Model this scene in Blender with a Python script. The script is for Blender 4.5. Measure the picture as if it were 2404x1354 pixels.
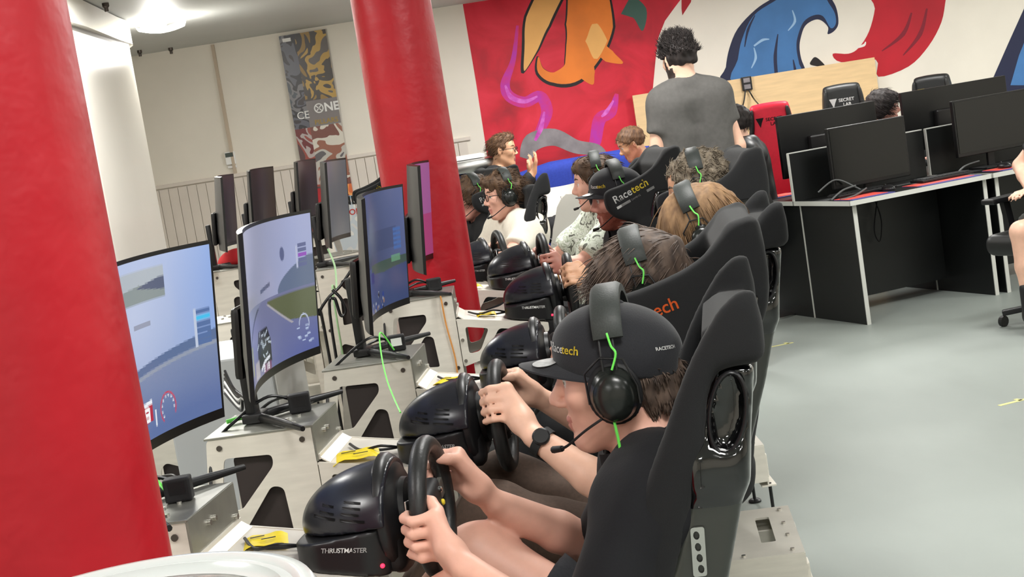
import bpy, bmesh, math, random
import numpy as np
from mathutils import Vector, Matrix
from mathutils.bvhtree import BVHTree

for _o in list(bpy.data.objects):
    bpy.data.objects.remove(_o, do_unlink=True)
scene = bpy.context.scene
COL = scene.collection
rad = math.radians

# ---------------------------------------------------------------- camera
FPX = 3400.0
ROLL = rad(9.0)
PITCH = math.atan(400 / FPX)
CAM_H = 1.55
_fw = Vector((0, math.cos(PITCH), -math.sin(PITCH)))
_r0 = Vector((1, 0, 0))
_u0 = Vector((0, math.sin(PITCH), math.cos(PITCH)))
_rt = _r0 * math.cos(ROLL) - _u0 * math.sin(ROLL)
_up = _r0 * math.sin(ROLL) + _u0 * math.cos(ROLL)
cam_data = bpy.data.cameras.new('camera')
cam_data.sensor_width = 36.0
cam_data.lens = FPX * 36.0 / 2404.0
cam_data.clip_start = 0.05
cam_data.clip_end = 100
cam = bpy.data.objects.new('camera', cam_data)
COL.objects.link(cam)
cam.matrix_world = Matrix(((_rt.x, _up.x, -_fw.x, 0), (_rt.y, _up.y, -_fw.y, 0),
                           (_rt.z, _up.z, -_fw.z, CAM_H), (0, 0, 0, 1)))
scene.camera = cam

# ---------------------------------------------------------------- world, light, exposure
world = bpy.data.worlds.new('room_air')
scene.world = world
world.use_nodes = True
world.node_tree.nodes['Background'].inputs[0].default_value = (0.80, 0.86, 0.90, 1)
world.node_tree.nodes['Background'].inputs[1].default_value = 0.12
scene.view_settings.view_transform = 'Standard'
scene.view_settings.look = 'None'
scene.view_settings.gamma = 1.0
scene.view_settings.use_curve_mapping = False
scene.view_settings.exposure = 0.0
CEIL = 2.54
# added ceiling panel lamps, all out of view: (x, y, length x, length y, watts)
LAMPS = [(-1.7, 1.6, .6, .6, 40), (0.5, 1.2, .6, .6, 36), (2.6, 1.6, .6, .6, 22), (4.6, 1.6, .6, .6, 20),
         (0.6, 3.9, .6, .6, 34), (3.0, 4.3, .6, .6, 26), (5.0, 4.4, .6, .6, 26), (-1.7, 4.6, .6, .6, 38),
         (0.6, 6.9, .6, .6, 42), (2.9, 7.2, .6, .6, 42), (5.0, 7.2, .6, .6, 42), (-1.6, 7.4, .6, .6, 30),
         (0.6, 10.4, .6, .6, 62), (2.7, 10.4, .6, .6, 48), (5.0, 10.4, .6, .6, 44),
         (0.4, -1.4, .6, .6, 46), (3.0, -1.4, .6, .6, 34), (-1.8, -1.4, .6, .6, 40)]  # row behind the camera, added as front fill
for _i, (_x, _y, _lx, _ly, _w) in enumerate(LAMPS):
    _l = bpy.data.lights.new('added_panel_light', 'AREA')
    _l.shape = 'RECTANGLE'; _l.size = _lx * .92; _l.size_y = _ly * .92
    _l.energy = _w; _l.color = (1.0, 0.985, 0.955)
    _lo = bpy.data.objects.new('added_panel_light', _l)
    _lo.location = (_x, _y, CEIL - 0.03)
    COL.objects.link(_lo)

# ---------------------------------------------------------------- colour and material helpers
def lin(c):
    c = c / 255.0
    return c / 12.92 if c <= 0.04045 else ((c + 0.055) / 1.055) ** 2.4
def rgb(r, g, b):
    return (lin(r), lin(g), lin(b), 1.0)
MATS = {}
def mat(name, col, rough=0.5, metal=0.0, var=0.0, scale=20.0, bump=0.0, bscale=None, stretch=None,
        emit=0.0, ecol=None, coat=0.0, trans=0.0, ior=1.45, sheen=0.0, alpha=1.0, col2=None, detail=4.0, sss=0.0, spec=None):
    if name in MATS:
        return MATS[name]
    m = bpy.data.materials.new(name); m.use_nodes = True
    nt = m.node_tree; b = nt.nodes['Principled BSDF']
    b.inputs['Base Color'].default_value = col
    b.inputs['Roughness'].default_value = rough
    b.inputs['Metallic'].default_value = metal
    b.inputs['Coat Weight'].default_value = coat
    b.inputs['Coat Roughness'].default_value = 0.08
    b.inputs['Transmission Weight'].default_value = trans
    b.inputs['IOR'].default_value = ior
    b.inputs['Sheen Weight'].default_value = sheen
    b.inputs['Alpha'].default_value = alpha
    if spec is not None:
        b.inputs['Specular IOR Level'].default_value = spec
    if sss:
        b.inputs['Subsurface Weight'].default_value = sss
        b.inputs['Subsurface Radius'].default_value = (0.01, 0.004, 0.002)
        b.inputs['Subsurface Scale'].default_value = 0.6
    if emit:
        b.inputs['Emission Color'].default_value = ecol or col
        b.inputs['Emission Strength'].default_value = emit
    if var or bump:
        tc = nt.nodes.new('ShaderNodeTexCoord')
        mp = nt.nodes.new('ShaderNodeMapping')
        nt.links.new(tc.outputs['Object'], mp.inputs['Vector'])
        if stretch:
            mp.inputs['Scale'].default_value = stretch
        nz = nt.nodes.new('ShaderNodeTexNoise')
        nz.inputs['Scale'].default_value = scale; nz.inputs['Detail'].default_value = detail
        nt.links.new(mp.outputs['Vector'], nz.inputs['Vector'])
        if var:
            mx = nt.nodes.new('ShaderNodeMix'); mx.data_type = 'RGBA'
            c2 = col2 or tuple(max(0, c * (1 - var)) for c in col[:3]) + (1,)
            c1 = col if col2 else tuple(min(1, c * (1 + var)) for c in col[:3]) + (1,)
            mx.inputs['A'].default_value = c1; mx.inputs['B'].default_value = c2
            mr = nt.nodes.new('ShaderNodeMapRange')
            mr.inputs['From Min'].default_value = 0.32; mr.inputs['From Max'].default_value = 0.68
            nt.links.new(nz.outputs['Fac'], mr.inputs['Value'])
            nt.links.new(mr.outputs['Result'], mx.inputs['Factor'])
            nt.links.new(mx.outputs['Result'], b.inputs['Base Color'])
        if bump:
            bp = nt.nodes.new('ShaderNodeBump'); bp.inputs['Strength'].default_value = bump
            bp.inputs['Distance'].default_value = 0.004
            n2 = nz
            if bscale:
                n2 = nt.nodes.new('ShaderNodeTexNoise'); n2.inputs['Scale'].default_value = bscale
                n2.inputs['Detail'].default_value = 3
                nt.links.new(mp.outputs['Vector'], n2.inputs['Vector'])
            nt.links.new(n2.outputs['Fac'], bp.inputs['Height'])
            nt.links.new(bp.outputs['Normal'], b.inputs['Normal'])
    MATS[name] = m
    return m

# ---------------------------------------------------------------- object helpers
def tag(o, label=None, cat=None, group=None, kind=None):
    if label: o['label'] = label
    if cat: o['category'] = cat
    if group: o['group'] = group
    if kind: o['kind'] = kind
    return o
def link(o, parent=None):
    COL.objects.link(o)
    if parent is not None:
        o.parent = parent
    return o
def empty(name, loc=(0, 0, 0), rz=0.0, label=None, cat=None, group=None):
    o = bpy.data.objects.new(name, None)
    o.empty_display_size = 0.05
    o.location = loc; o.rotation_euler = (0, 0, rz)
    link(o); tag(o, label, cat, group)
    return o
def shade(me, smooth=True, ang=None):
    me.polygons.foreach_set('use_smooth', [smooth] * len(me.polygons))
    if smooth and ang is not None:
        try: me.set_sharp_from_angle(angle=rad(ang))
        except Exception: pass
def obj(name, me, m=None, parent=None, loc=None, rot=None):
    if m is not None and not len(me.materials):
        for mm in (m if isinstance(m, (list, tuple)) else [m]):
            me.materials.append(mm)
    o = bpy.data.objects.new(name, me)
    link(o, parent)
    if loc is not None: o.location = loc
    if rot is not None: o.rotation_euler = rot
    return o
def copy_tree(o, parent=None):
    c = o.copy(); COL.objects.link(c)
    if parent is not None: c.parent = parent
    for ch in list(o.children):
        copy_tree(ch, c)
    return c

class MB:
    """collects simple solids into ONE mesh"""
    def __init__(s):
        s.v = []; s.f = []
    def add(s, vs, fs, M=None):
        n = len(s.v)
        if M is not None:
            vs = [tuple(M @ Vector(v)) for v in vs]
        s.v += [tuple(v) for v in vs]; s.f += [tuple(i + n for i in f) for f in fs]
        return s
    def box(s, c, size, M=None, ch=0.0):
        x, y, z = [d / 2 for d in size]
        T = Matrix.Translation(Vector(c))
        if M is not None: T = T @ M
        if ch <= 0:
            vs = [(sx * x, sy * y, sz * z) for sx in (-1, 1) for sy in (-1, 1) for sz in (-1, 1)]
            fs = [(0, 1, 3, 2), (4, 6, 7, 5), (0, 4, 5, 1), (2, 3, 7, 6), (0, 2, 6, 4), (1, 5, 7, 3)]
            return s.add(vs, fs, T)
        bm = bmesh.new(); bmesh.ops.create_cube(bm, size=1)
        for v in bm.verts: v.co = Vector((v.co.x * 2 * x, v.co.y * 2 * y, v.co.z * 2 * z))
        bmesh.ops.bevel(bm, geom=bm.edges[:], offset=ch, segments=2, affect='EDGES', profile=.6)
        bm.verts.index_update()
        vs = [v.co[:] for v in bm.verts]; fs = [[v.index for v in f.verts] for f in bm.faces]
        bm.free()
        return s.add(vs, fs, T)
    def bar(s, a, b, w, h, ch=0.0, upv=(0, 0, 1)):
        a = Vector(a); b = Vector(b); d = b - a; L = d.length
        x = d.normalized(); u = Vector(upv)
        if abs(x.dot(u)) > .99: u = Vector((1, 0, 0))
        y = u.cross(x).normalized(); z = x.cross(y)
        M = Matrix((x, y, z)).transposed().to_4x4()
        return s.box((a + b) / 2, (L, w, h), M, ch)
    def tube(s, pts, r, n=8, caps=True, closed=False):
        pts = [Vector(p) for p in pts]; N = len(pts)
        rs = list(r) if isinstance(r, (list, tuple)) else [r] * N
        up = None; rings = []
        for i, p in enumerate(pts):
            if closed: t = pts[(i + 1) % N] - pts[i - 1]
            else: t = (pts[min(i + 1, N - 1)] - pts[max(i - 1, 0)])
            if t.length < 1e-9: t = Vector((0, 0, 1))
            t.normalize()
            if up is None:
                up = Vector((0, 0, 1)) if abs(t.z) < .9 else Vector((1, 0, 0))
            x = up.cross(t)
            if x.length < 1e-6: x = Vector((1, 0, 0)).cross(t)
            x.normalize(); y = t.cross(x); up = y
            rings.append([p + x * (rs[i] * math.cos(2 * math.pi * k / n)) + y * (rs[i] * math.sin(2 * math.pi * k / n)) for k in range(n)])
        vs = [q for ring in rings for q in ring]; fs = []
        M = N if closed else N - 1
        for i in range(M):
            j = (i + 1) % N
            for k in range(n):
                fs.append((i * n + k, i * n + (k + 1) % n, j * n + (k + 1) % n, j * n + k))
        if caps and not closed:
            fs.append(tuple(reversed(range(n)))); fs.append(tuple((N - 1) * n + k for k in range(n)))
        return s.add(vs, fs)
    def lathe(s, prof, n=24, M=None, caps=True):
        vs = []; fs = []
        for (r, z) in prof:
            for k in range(n):
                a = 2 * math.pi * k / n; vs.append((r * math.cos(a), r * math.sin(a), z))
        for i in range(len(prof) - 1):
            for k in range(n):
                fs.append((i * n + k, i * n + (k + 1) % n, (i + 1) * n + (k + 1) % n, (i + 1) * n + k))
        if caps:
            fs.append(tuple(reversed(range(n)))); fs.append(tuple((len(prof) - 1) * n + k for k in range(n)))
        return s.add(vs, fs, M)
    def cyl(s, a, b, r, n=16):
        return s.tube([a, b], r, n)
    def mesh(s, name, smooth=False, ang=None):
        me = bpy.data.meshes.new(name)
        me.from_pydata(s.v, [], s.f); me.update()
        if smooth: shade(me, True, ang)
        return me
    def build(s, name, m, parent=None, smooth=False, ang=35, **k):
        return obj(name, s.mesh(name, smooth, ang), m, parent, **k)

def frame(o, x, y, z):
    return Matrix(((x[0], y[0], z[0], o[0]), (x[1], y[1], z[1], o[1]), (x[2], y[2], z[2], o[2]), (0, 0, 0, 1)))

def eval_curve(cu):
    o = bpy.data.objects.new('tmp_curve', cu)
    COL.objects.link(o)
    bpy.context.view_layer.update()
    dg = bpy.context.evaluated_depsgraph_get()
    me = bpy.data.meshes.new_from_object(o.evaluated_get(dg))
    bpy.data.objects.remove(o, do_unlink=True)
    bpy.data.curves.remove(cu)
    return me
def rnd(pts, r, n=4):
    """round the corners of a polygon; r scalar or list"""
    out = []; N = len(pts)
    for i in range(N):
        ri = r[i] if isinstance(r, (list, tuple)) else r
        p = Vector(pts[i]); a = Vector(pts[i - 1]); b = Vector(pts[(i + 1) % N])
        if ri <= 0: out.append(tuple(p)); continue
        u = (a - p); w = (b - p); d = min(ri, u.length * .45, w.length * .45)
        A = p + u.normalized() * d; B = p + w.normalized() * d
        for k in range(n + 1):
            t = k / n
            q = A * (1 - t) ** 2 + p * 2 * t * (1 - t) + B * t * t
            out.append(tuple(q))
    return out
def plate(outline, holes=(), thick=0.004, M=None, bevel=0.0):
    """flat plate with holes: 2D (u,v) polygons, extruded; M maps (u,v,w) to space"""
    cu = bpy.data.curves.new('plate', 'CURVE'); cu.dimensions = '2D'; cu.fill_mode = 'BOTH'
    cu.extrude = thick / 2; cu.bevel_depth = bevel; cu.bevel_resolution = 0
    for poly in [outline] + list(holes):
        sp = cu.splines.new('POLY'); sp.points.add(len(poly) - 1)
        for q, (u, v) in zip(sp.points, poly): q.co = (u, v, 0, 1)
        sp.use_cyclic_u = True
    me = eval_curve(cu)
    if M is not None: me.transform(M)
    return me
def smooth_poly(pts, n=6):
    """closed Catmull-Rom through points"""
    out = []; N = len(pts)
    for i in range(N):
        p0, p1, p2, p3 = [Vector(pts[(i + k - 1) % N]) for k in range(4)]
        for k in range(n):
            t = k / n
            out.append(tuple(0.5 * ((2 * p1) + (p2 - p0) * t + (2 * p0 - 5 * p1 + 4 * p2 - p3) * t * t + (3 * p1 - p0 - 3 * p2 + p3) * t ** 3)))
    return out
def spline(pts, n=8):
    out = []; N = len(pts); P = [Vector(p) for p in pts]
    for i in range(N - 1):
        p0 = P[max(i - 1, 0)]; p1 = P[i]; p2 = P[i + 1]; p3 = P[min(i + 2, N - 1)]
        for k in range(n):
            t = k / n
            out.append(0.5 * ((2 * p1) + (p2 - p0) * t + (2 * p0 - 5 * p1 + 4 * p2 - p3) * t * t + (3 * p1 - p0 - 3 * p2 + p3) * t ** 3))
    out.append(P[-1]); return out
def text(body, size, M=None, thick=0.0006, bold=0.0, shear=0.0, align='LEFT', space=1.0):
    cu = bpy.data.curves.new('lettering', 'FONT')
    cu.body = body; cu.size = size; cu.extrude = thick; cu.offset = bold * size; cu.shear = shear
    cu.align_x = align; cu.space_character = space; cu.resolution_u = 3
    me = eval_curve(cu)
    if M is not None: me.transform(M)
    return me
def conform(me, target, direction, off=0.0006, subdiv=0):
    """lay a flat mesh onto a target mesh along a direction"""
    bm = bmesh.new(); bm.from_mesh(target); tree = BVHTree.FromBMesh(bm); bm.free()
    d = Vector(direction).normalized()
    if subdiv:
        bm = bmesh.new(); bm.from_mesh(me)
        for _ in range(subdiv):
            bmesh.ops.subdivide_edges(bm, edges=bm.edges[:], cuts=1, use_grid_fill=False)
        bm.to_mesh(me); bm.free()
    for v in me.vertices:
        h = tree.ray_cast(v.co - d * .25, d)
        if h[0] is not None:
            v.co = h[0] - d * off
    return me

# ---------------------------------------------------------------- implicit solids (for people, seats, hair)
def smin(a, b, k):
    if k <= 0: return np.minimum(a, b)
    h = np.clip(0.5 + 0.5 * (b - a) / k, 0, 1)
    return b * (1 - h) + a * h - k * h * (1 - h)
class Vol:
    def __init__(s, lo, hi, h):
        s.lo = np.array(lo, np.float32); s.h = h
        s.n = np.ceil((np.array(hi) - np.array(lo)) / h).astype(int) + 1
        s.f = np.full(s.n, 0.5, np.float32)
    def region(s, lo, hi):
        a = np.clip(np.floor((np.array(lo) - s.lo) / s.h).astype(int), 0, s.n)
        b = np.clip(np.ceil((np.array(hi) - s.lo) / s.h).astype(int) + 1, 0, s.n)
        if np.any(b <= a): return None
        sl = tuple(slice(i, j) for i, j in zip(a, b))
        g = [(np.arange(i, j, dtype=np.float32) * s.h + l) for i, j, l in zip(a, b, s.lo)]
        return sl, g[0][:, None, None], g[1][None, :, None], g[2][None, None, :]
    def put(s, fn, lo, hi, k=0.0, op='u'):
        m = k + 2.5 * s.h
        r = s.region(np.array(lo) - m, np.array(hi) + m)
        if r is None: return s
        sl, X, Y, Z = r
        d = fn(X, Y, Z).astype(np.float32); a = s.f[sl]
        if op == 'u': s.f[sl] = smin(a, d, k)
        elif op == 's': s.f[sl] = -smin(-a, d, k)
        elif op == 'i': s.f[sl] = -smin(-a, -d, k)
        return s
    def cap(s, a, b, ra, rb=None, k=0.0, op='u', clip=None):
        rb = ra if rb is None else rb
        a = np.array(a, float); b = np.array(b, float); ba = b - a; L2 = max(float(ba @ ba), 1e-12)
        def fn(X, Y, Z):
            t = np.clip(((X - a[0]) * ba[0] + (Y - a[1]) * ba[1] + (Z - a[2]) * ba[2]) / L2, 0, 1)
            d = np.sqrt((X - a[0] - ba[0] * t) ** 2 + (Y - a[1] - ba[1] * t) ** 2 + (Z - a[2] - ba[2] * t) ** 2) - (ra + (rb - ra) * t)
            if clip is not None:
                for (p, n) in clip:
                    n = np.array(n, float); n = n / np.linalg.norm(n)
                    d = np.maximum(d, (X - p[0]) * n[0] + (Y - p[1]) * n[1] + (Z - p[2]) * n[2])
            return d
        R = max(ra, rb)
        return s.put(fn, np.minimum(a, b) - R, np.maximum(a, b) + R, k, op)
    def chain(s, pts, rs, k=0.0, op='u'):
        for i in range(len(pts) - 1):
            s.cap(pts[i], pts[i + 1], rs[i], rs[i + 1], k if i == 0 else min(k, .004), op)
        return s
    def ell(s, c, r, k=0.0, op='u', M=None, clip=None):
        c = np.array(c, float); r = np.array(r, float)
        Mi = np.eye(3) if M is None else np.array(M)          # columns = axes
        def fn(X, Y, Z):
            x = X - c[0]; y = Y - c[1]; z = Z - c[2]
            q = [x * Mi[0, i] + y * Mi[1, i] + z * Mi[2, i] for i in range(3)]
            k0 = np.sqrt(sum((q[i] / r[i]) ** 2 for i in range(3)))
            k1 = np.sqrt(sum((q[i] / r[i] ** 2) ** 2 for i in range(3))) + 1e-9
            d = k0 * (k0 - 1) / k1
            if clip is not None:
                for (p, n) in clip:
                    n = np.array(n, float); n = n / np.linalg.norm(n)
                    d = np.maximum(d, (X - p[0]) * n[0] + (Y - p[1]) * n[1] + (Z - p[2]) * n[2])
            return d
        R = r.max() if M is not None else r
        return s.put(fn, c - R, c + R, k, op)
    def box(s, c, half, rr=0.01, k=0.0, op='u', M=None):
        c = np.array(c, float); hf = np.array(half, float)
        Mi = np.eye(3) if M is None else np.array(M)
        def fn(X, Y, Z):
            x = X - c[0]; y = Y - c[1]; z = Z - c[2]
            q = [np.abs(x * Mi[0, i] + y * Mi[1, i] + z * Mi[2, i]) - (hf[i] - rr) for i in range(3)]
            o = np.sqrt(sum(np.maximum(t, 0) ** 2 for t in q))
            return o + np.minimum(np.maximum(np.maximum(q[0], q[1]), q[2]), 0) - rr
        R = np.linalg.norm(hf) if M is not None else hf
        return s.put(fn, c - R, c + R, k, op)
    def poly(s, pts, y0, y1, rr=0.01, k=0.0, op='u'):
        """xz polygon extruded along y, edges rounded by rr"""
        P = np.array(pts, float); N = len(P); yc = (y0 + y1) / 2; hy = abs(y1 - y0) / 2
        def fn(X, Y, Z):
            shp = np.broadcast(X, Z).shape
            d = np.full(shp, 1e9); sg = np.ones(shp); x = X + 0 * Z; z = Z + 0 * X
            for i in range(N):
                j = i - 1
                ex, ez = P[j, 0] - P[i, 0], P[j, 1] - P[i, 1]
                wx = x - P[i, 0]; wz = z - P[i, 1]
                t = np.clip((wx * ex + wz * ez) / (ex * ex + ez * ez + 1e-12), 0, 1)
                bx = wx - ex * t; bz = wz - ez * t
                d = np.minimum(d, bx * bx + bz * bz)
                c1 = z >= P[i, 1]; c2 = z < P[j, 1]; c3 = ex * wz > ez * wx
                allc = (c1 & c2 & c3) | (~c1 & ~c2 & ~c3)
                sg = np.where(allc, -sg, sg)
            d2 = sg * np.sqrt(d) + rr
            dy = np.abs(Y - yc) - (hy - rr) + 0 * d2
            d2 = d2 + 0 * dy
            return np.sqrt(np.maximum(d2, 0) ** 2 + np.maximum(dy, 0) ** 2) + np.minimum(np.maximum(d2, dy), 0) - rr
        lo = (P[:, 0].min(), min(y0, y1), P[:, 1].min()); hi = (P[:, 0].max(), max(y0, y1), P[:, 1].max())
        return s.put(fn, lo, hi, k, op)
    def half(s, p, n, op='i', k=0.0):
        n = np.array(n, float); n = n / np.linalg.norm(n)
        return s.put(lambda X, Y, Z: (X - p[0]) * n[0] + (Y - p[1]) * n[1] + (Z - p[2]) * n[2], s.lo, s.lo + s.n * s.h, k, op)
    def noise(s, amp, freq, seed=0, stretch=(1, 1, 1), octaves=2):
        rn = np.random.RandomState(seed)
        g = [(np.arange(s.n[i], dtype=np.float32) * s.h + s.lo[i]) for i in range(3)]
        X = g[0][:, None, None] * stretch[0]; Y = g[1][None, :, None] * stretch[1]; Z = g[2][None, None, :] * stretch[2]
        for o in range(octaves):
            for _ in range(3):
                w = rn.normal(size=3); w = w / np.linalg.norm(w) * freq * (1.9 ** o); ph = rn.uniform(0, 6.28)
                s.f += (amp / (1.9 ** o) / 1.7) * np.sin(X * w[0] + Y * w[1] + Z * w[2] + ph).astype(np.float32)
        return s
    def extract(s, smooth_it=1):
        f = s.f; f = f.copy()
        f[0] = f[-1] = .5; f[:, 0] = f[:, -1] = .5; f[:, :, 0] = f[:, :, -1] = .5
        ins = f < 0
        c = ins[:-1, :-1, :-1].astype(np.int8)
        c = sum(ins[i:ins.shape[0] - 1 + i, j:ins.shape[1] - 1 + j, k:ins.shape[2] - 1 + k].astype(np.int8) for i in (0, 1) for j in (0, 1) for k in (0, 1))
        cells = np.argwhere((c > 0) & (c < 8))
        if not len(cells): return np.zeros((0, 3)), np.zeros((0, 4), int)
        idx = np.full(c.shape, -1, np.int32); idx[tuple(cells.T)] = np.arange(len(cells))
        acc = np.zeros((len(cells), 3)); cnt = np.zeros(len(cells))
        corners = [(0, 0, 0), (1, 0, 0), (0, 1, 0), (1, 1, 0), (0, 0, 1), (1, 0, 1), (0, 1, 1), (1, 1, 1)]
        vals = [f[tuple((cells + np.array(q)).T)] for q in corners]
        for a in range(8):
            for b in range(a + 1, 8):
                qa, qb = np.array(corners[a]), np.array(corners[b])
                if np.abs(qa - qb).sum() != 1: continue
                va, vb = vals[a], vals[b]
                m = (va < 0) != (vb < 0)
                t = np.where(m, va / np.where(m, va - vb, 1), 0)
                acc[m] += (qa + (qb - qa) * t[:, None])[m]; cnt[m] += 1
        v = (cells + acc / cnt[:, None]) * s.h + s.lo
        quads = []
        for ax in range(3):
            o1, o2 = [(1, 2), (2, 0), (0, 1)][ax]
            sl0 = [slice(1, -1)] * 3; sl1 = [slice(1, -1)] * 3
            sl0[ax] = slice(0, -1); sl1[ax] = slice(1, None)
            A = ins[tuple(sl0)]; B = ins[tuple(sl1)]
            e = np.argwhere(A != B)
            if not len(e): continue
            flip = A[tuple(e.T)]
            off = np.ones(3, int); off[ax] = 0
            e = e + off
            d1 = np.zeros(3, int); d1[o1] = 1; d2 = np.zeros(3, int); d2[o2] = 1
            q = np.stack([idx[tuple((e - d1 - d2).T)], idx[tuple((e - d2).T)], idx[tuple(e.T)], idx[tuple((e - d1).T)]], 1)
            q[~flip] = q[~flip][:, ::-1]
            quads.append(q)
        q = np.concatenate(quads)
        q = q[(q >= 0).all(1)]
        if smooth_it:
            ed = np.concatenate([q[:, [0, 1]], q[:, [1, 2]], q[:, [2, 3]], q[:, [3, 0]]])
            for _ in range(smooth_it):
                sm = np.zeros_like(v); cn = np.zeros(len(v))
                for i in range(3):
                    sm[:, i] = np.bincount(ed[:, 0], v[ed[:, 1], i], len(v)) + np.bincount(ed[:, 1], v[ed[:, 0], i], len(v))
                cn = np.bincount(ed[:, 0], minlength=len(v)) + np.bincount(ed[:, 1], minlength=len(v))
                v = v * .5 + .5 * sm / np.maximum(cn, 1)[:, None]
        return v, q
    def mesh(s, name, origin=(0, 0, 0), smooth_it=1, extra=None):
        v, q = s.extract(smooth_it)
        return np_mesh(name, v - np.array(origin), q)
def np_mesh(name, v, q):
    me = bpy.data.meshes.new(name)
    me.vertices.add(len(v)); me.vertices.foreach_set('co', np.asarray(v, np.float32).ravel())
    k = q.shape[1]
    me.loops.add(len(q) * k); me.loops.foreach_set('vertex_index', np.asarray(q, np.int32).ravel())
    me.polygons.add(len(q))
    me.polygons.foreach_set('loop_start', np.arange(0, len(q) * k, k, dtype=np.int32))
    me.polygons.foreach_set('use_smooth', np.ones(len(q), bool))
    me.update(calc_edges=True); me.validate()
    return me
def face_mats(me, rules):
    """rules: list of (index, function of face centres -> mask)"""
    n = len(me.polygons); c = np.zeros(n * 3, np.float32); me.polygons.foreach_get('center', c); c = c.reshape(-1, 3)
    mi = np.zeros(n, np.int32)
    for i, fn in rules: mi[fn(c)] = i
    me.polygons.foreach_set('material_index', mi)

def ray(x, y):
    px, py = x - 1202.0, y - 677.0
    du = px * math.cos(ROLL) - py * math.sin(ROLL); dv = px * math.sin(ROLL) + py * math.cos(ROLL)
    return _fw * FPX + _r0 * du - _u0 * dv
def at(x, y, Y):
    d = ray(x, y); return Vector((0, 0, CAM_H)) + d * (Y / d.y)

# ---------------------------------------------------------------- materials
M_floor = mat('floor_vinyl', rgb(147, 154, 149), .46, var=.10, scale=1.6, stretch=(1, .45, 1), detail=8, bump=.03, bscale=60)
M_wall = mat('painted_wall', rgb(236, 230, 218), .6, var=.025, scale=3, bump=.05, bscale=40)
M_wallpink = mat('painted_boards', rgb(222, 213, 203), .55, var=.03, scale=4)
M_ceil = mat('painted_ceiling', rgb(196, 198, 194), .55, var=.02, scale=2)
M_white = mat('white_gloss_paint', rgb(232, 229, 220), .28, var=.02, scale=2)
M_red = mat('red_column_paint', rgb(168, 8, 27), .42, var=.08, scale=5, bump=1.0, bscale=14)
M_alu = mat('brushed_aluminium', rgb(226, 221, 210), .42, metal=.3, var=.06, scale=9, stretch=(1, 1, 6), bump=.03, bscale=120)
M_aludk = mat('grey_aluminium', rgb(150, 150, 142), .38, metal=.7, var=.10, scale=14)
M_bolt = mat('steel_bolt', rgb(205, 203, 198), .25, metal=1)
M_bolt_dk = mat('dark_bolt', rgb(95, 88, 84), .35, metal=.9)
M_blk = mat('black_plastic', rgb(22, 22, 24), .38)
M_blkm = mat('matt_black_plastic', rgb(20, 20, 22), .6, bump=.05, scale=300)
M_navy = mat('blue_black_shell', rgb(28, 29, 36), .27, var=.1, scale=8)
M_gloss = mat('gloss_black_shell', rgb(9, 9, 10), .08, coat=1.0)
M_satin = mat('satin_black_shell', rgb(48, 50, 46), .36, coat=.3)
M_fab = mat('black_seat_fabric', rgb(15, 16, 18), .9, var=.15, scale=700, bump=.2, sheen=.06)
M_rub = mat('black_rubber', rgb(24, 25, 24), .52, bump=.1, scale=400)
M_leather = mat('rim_leather', rgb(30, 31, 31), .42, bump=.12, scale=250)
M_pad = mat('headband_pad', rgb(50, 54, 52), .55, var=.12, scale=300, bump=.1)
M_silver = mat('silver_trim', rgb(200, 200, 198), .25, metal=1)
M_yellow = mat('yellow_label', rgb(240, 214, 18), .5, var=.06, scale=40)
M_green = mat('green_cable', rgb(110, 225, 90), .4)
M_led = mat('red_indicator', rgb(255, 30, 50), .3, emit=5, ecol=rgb(255, 30, 55))
M_txtw = mat('white_print', rgb(238, 238, 236), .5)
M_txty = mat('yellow_print', rgb(240, 214, 60), .5)
M_txto = mat('orange_print', rgb(240, 105, 40), .5)
M_txtk = mat('black_print', rgb(18, 17, 18), .5)
M_wood = mat('pale_birch_board', rgb(232, 200, 152), .5, var=.06, scale=5, stretch=(1, 1, 8))
M_bezel = mat('monitor_bezel', rgb(14, 14, 15), .35)
M_mback = mat('monitor_back_plastic', rgb(28, 26, 27), .32)
M_desk = mat('black_laminate', rgb(20, 22, 22), .45, var=.1, scale=200)
M_edge = mat('white_edge_band', rgb(205, 206, 200), .45)
M_blue = mat('blue_upholstery', rgb(38, 58, 150), .85, var=.1, scale=60)

# ---------------------------------------------------------------- room shell
def struct(name, me, m, parent=None):
    o = obj(name, me, m, parent)
    if parent is None: o['kind'] = 'structure'
    return o
WX0, WX1, WY0, WY1 = -3.3, 6.2, -3.6, 12.4
b = MB(); b.box(((WX0 + WX1) / 2, (WY0 + WY1) / 2, -.05), (WX1 - WX0 + .4, WY1 - WY0 + .4, .1)); FLOOR = struct('floor', b.mesh('floor'), M_floor)
tag(FLOOR, 'pale grey green vinyl floor with scuff marks')
b = MB(); b.box(((WX0 + WX1) / 2, (WY0 + WY1) / 2, CEIL + .05), (WX1 - WX0 + .4, WY1 - WY0 + .4, .1)); CEILO = struct('ceiling', b.mesh('ceiling'), M_ceil)
b = MB(); b.box(((WX0 + WX1) / 2, WY1 + .06, CEIL / 2), (WX1 - WX0 + .4, .12, CEIL)); WALLB = struct('wall_back', b.mesh('wall_back'), M_wall)
b = MB(); b.box((WX0 - .06, (WY0 + WY1) / 2, CEIL / 2), (.12, WY1 - WY0, CEIL)); struct('wall_left', b.mesh('wall_left'), M_wall)
b = MB(); b.box((WX1 + .06, (WY0 + WY1) / 2, CEIL / 2), (.12, WY1 - WY0, CEIL)); struct('wall_right', b.mesh('wall_right'), M_wall)
b = MB(); b.box(((WX0 + WX1) / 2, WY0 - .06, CEIL / 2), (WX1 - WX0 + .4, .12, CEIL)); struct('wall_front', b.mesh('wall_front'), M_wall)
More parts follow.
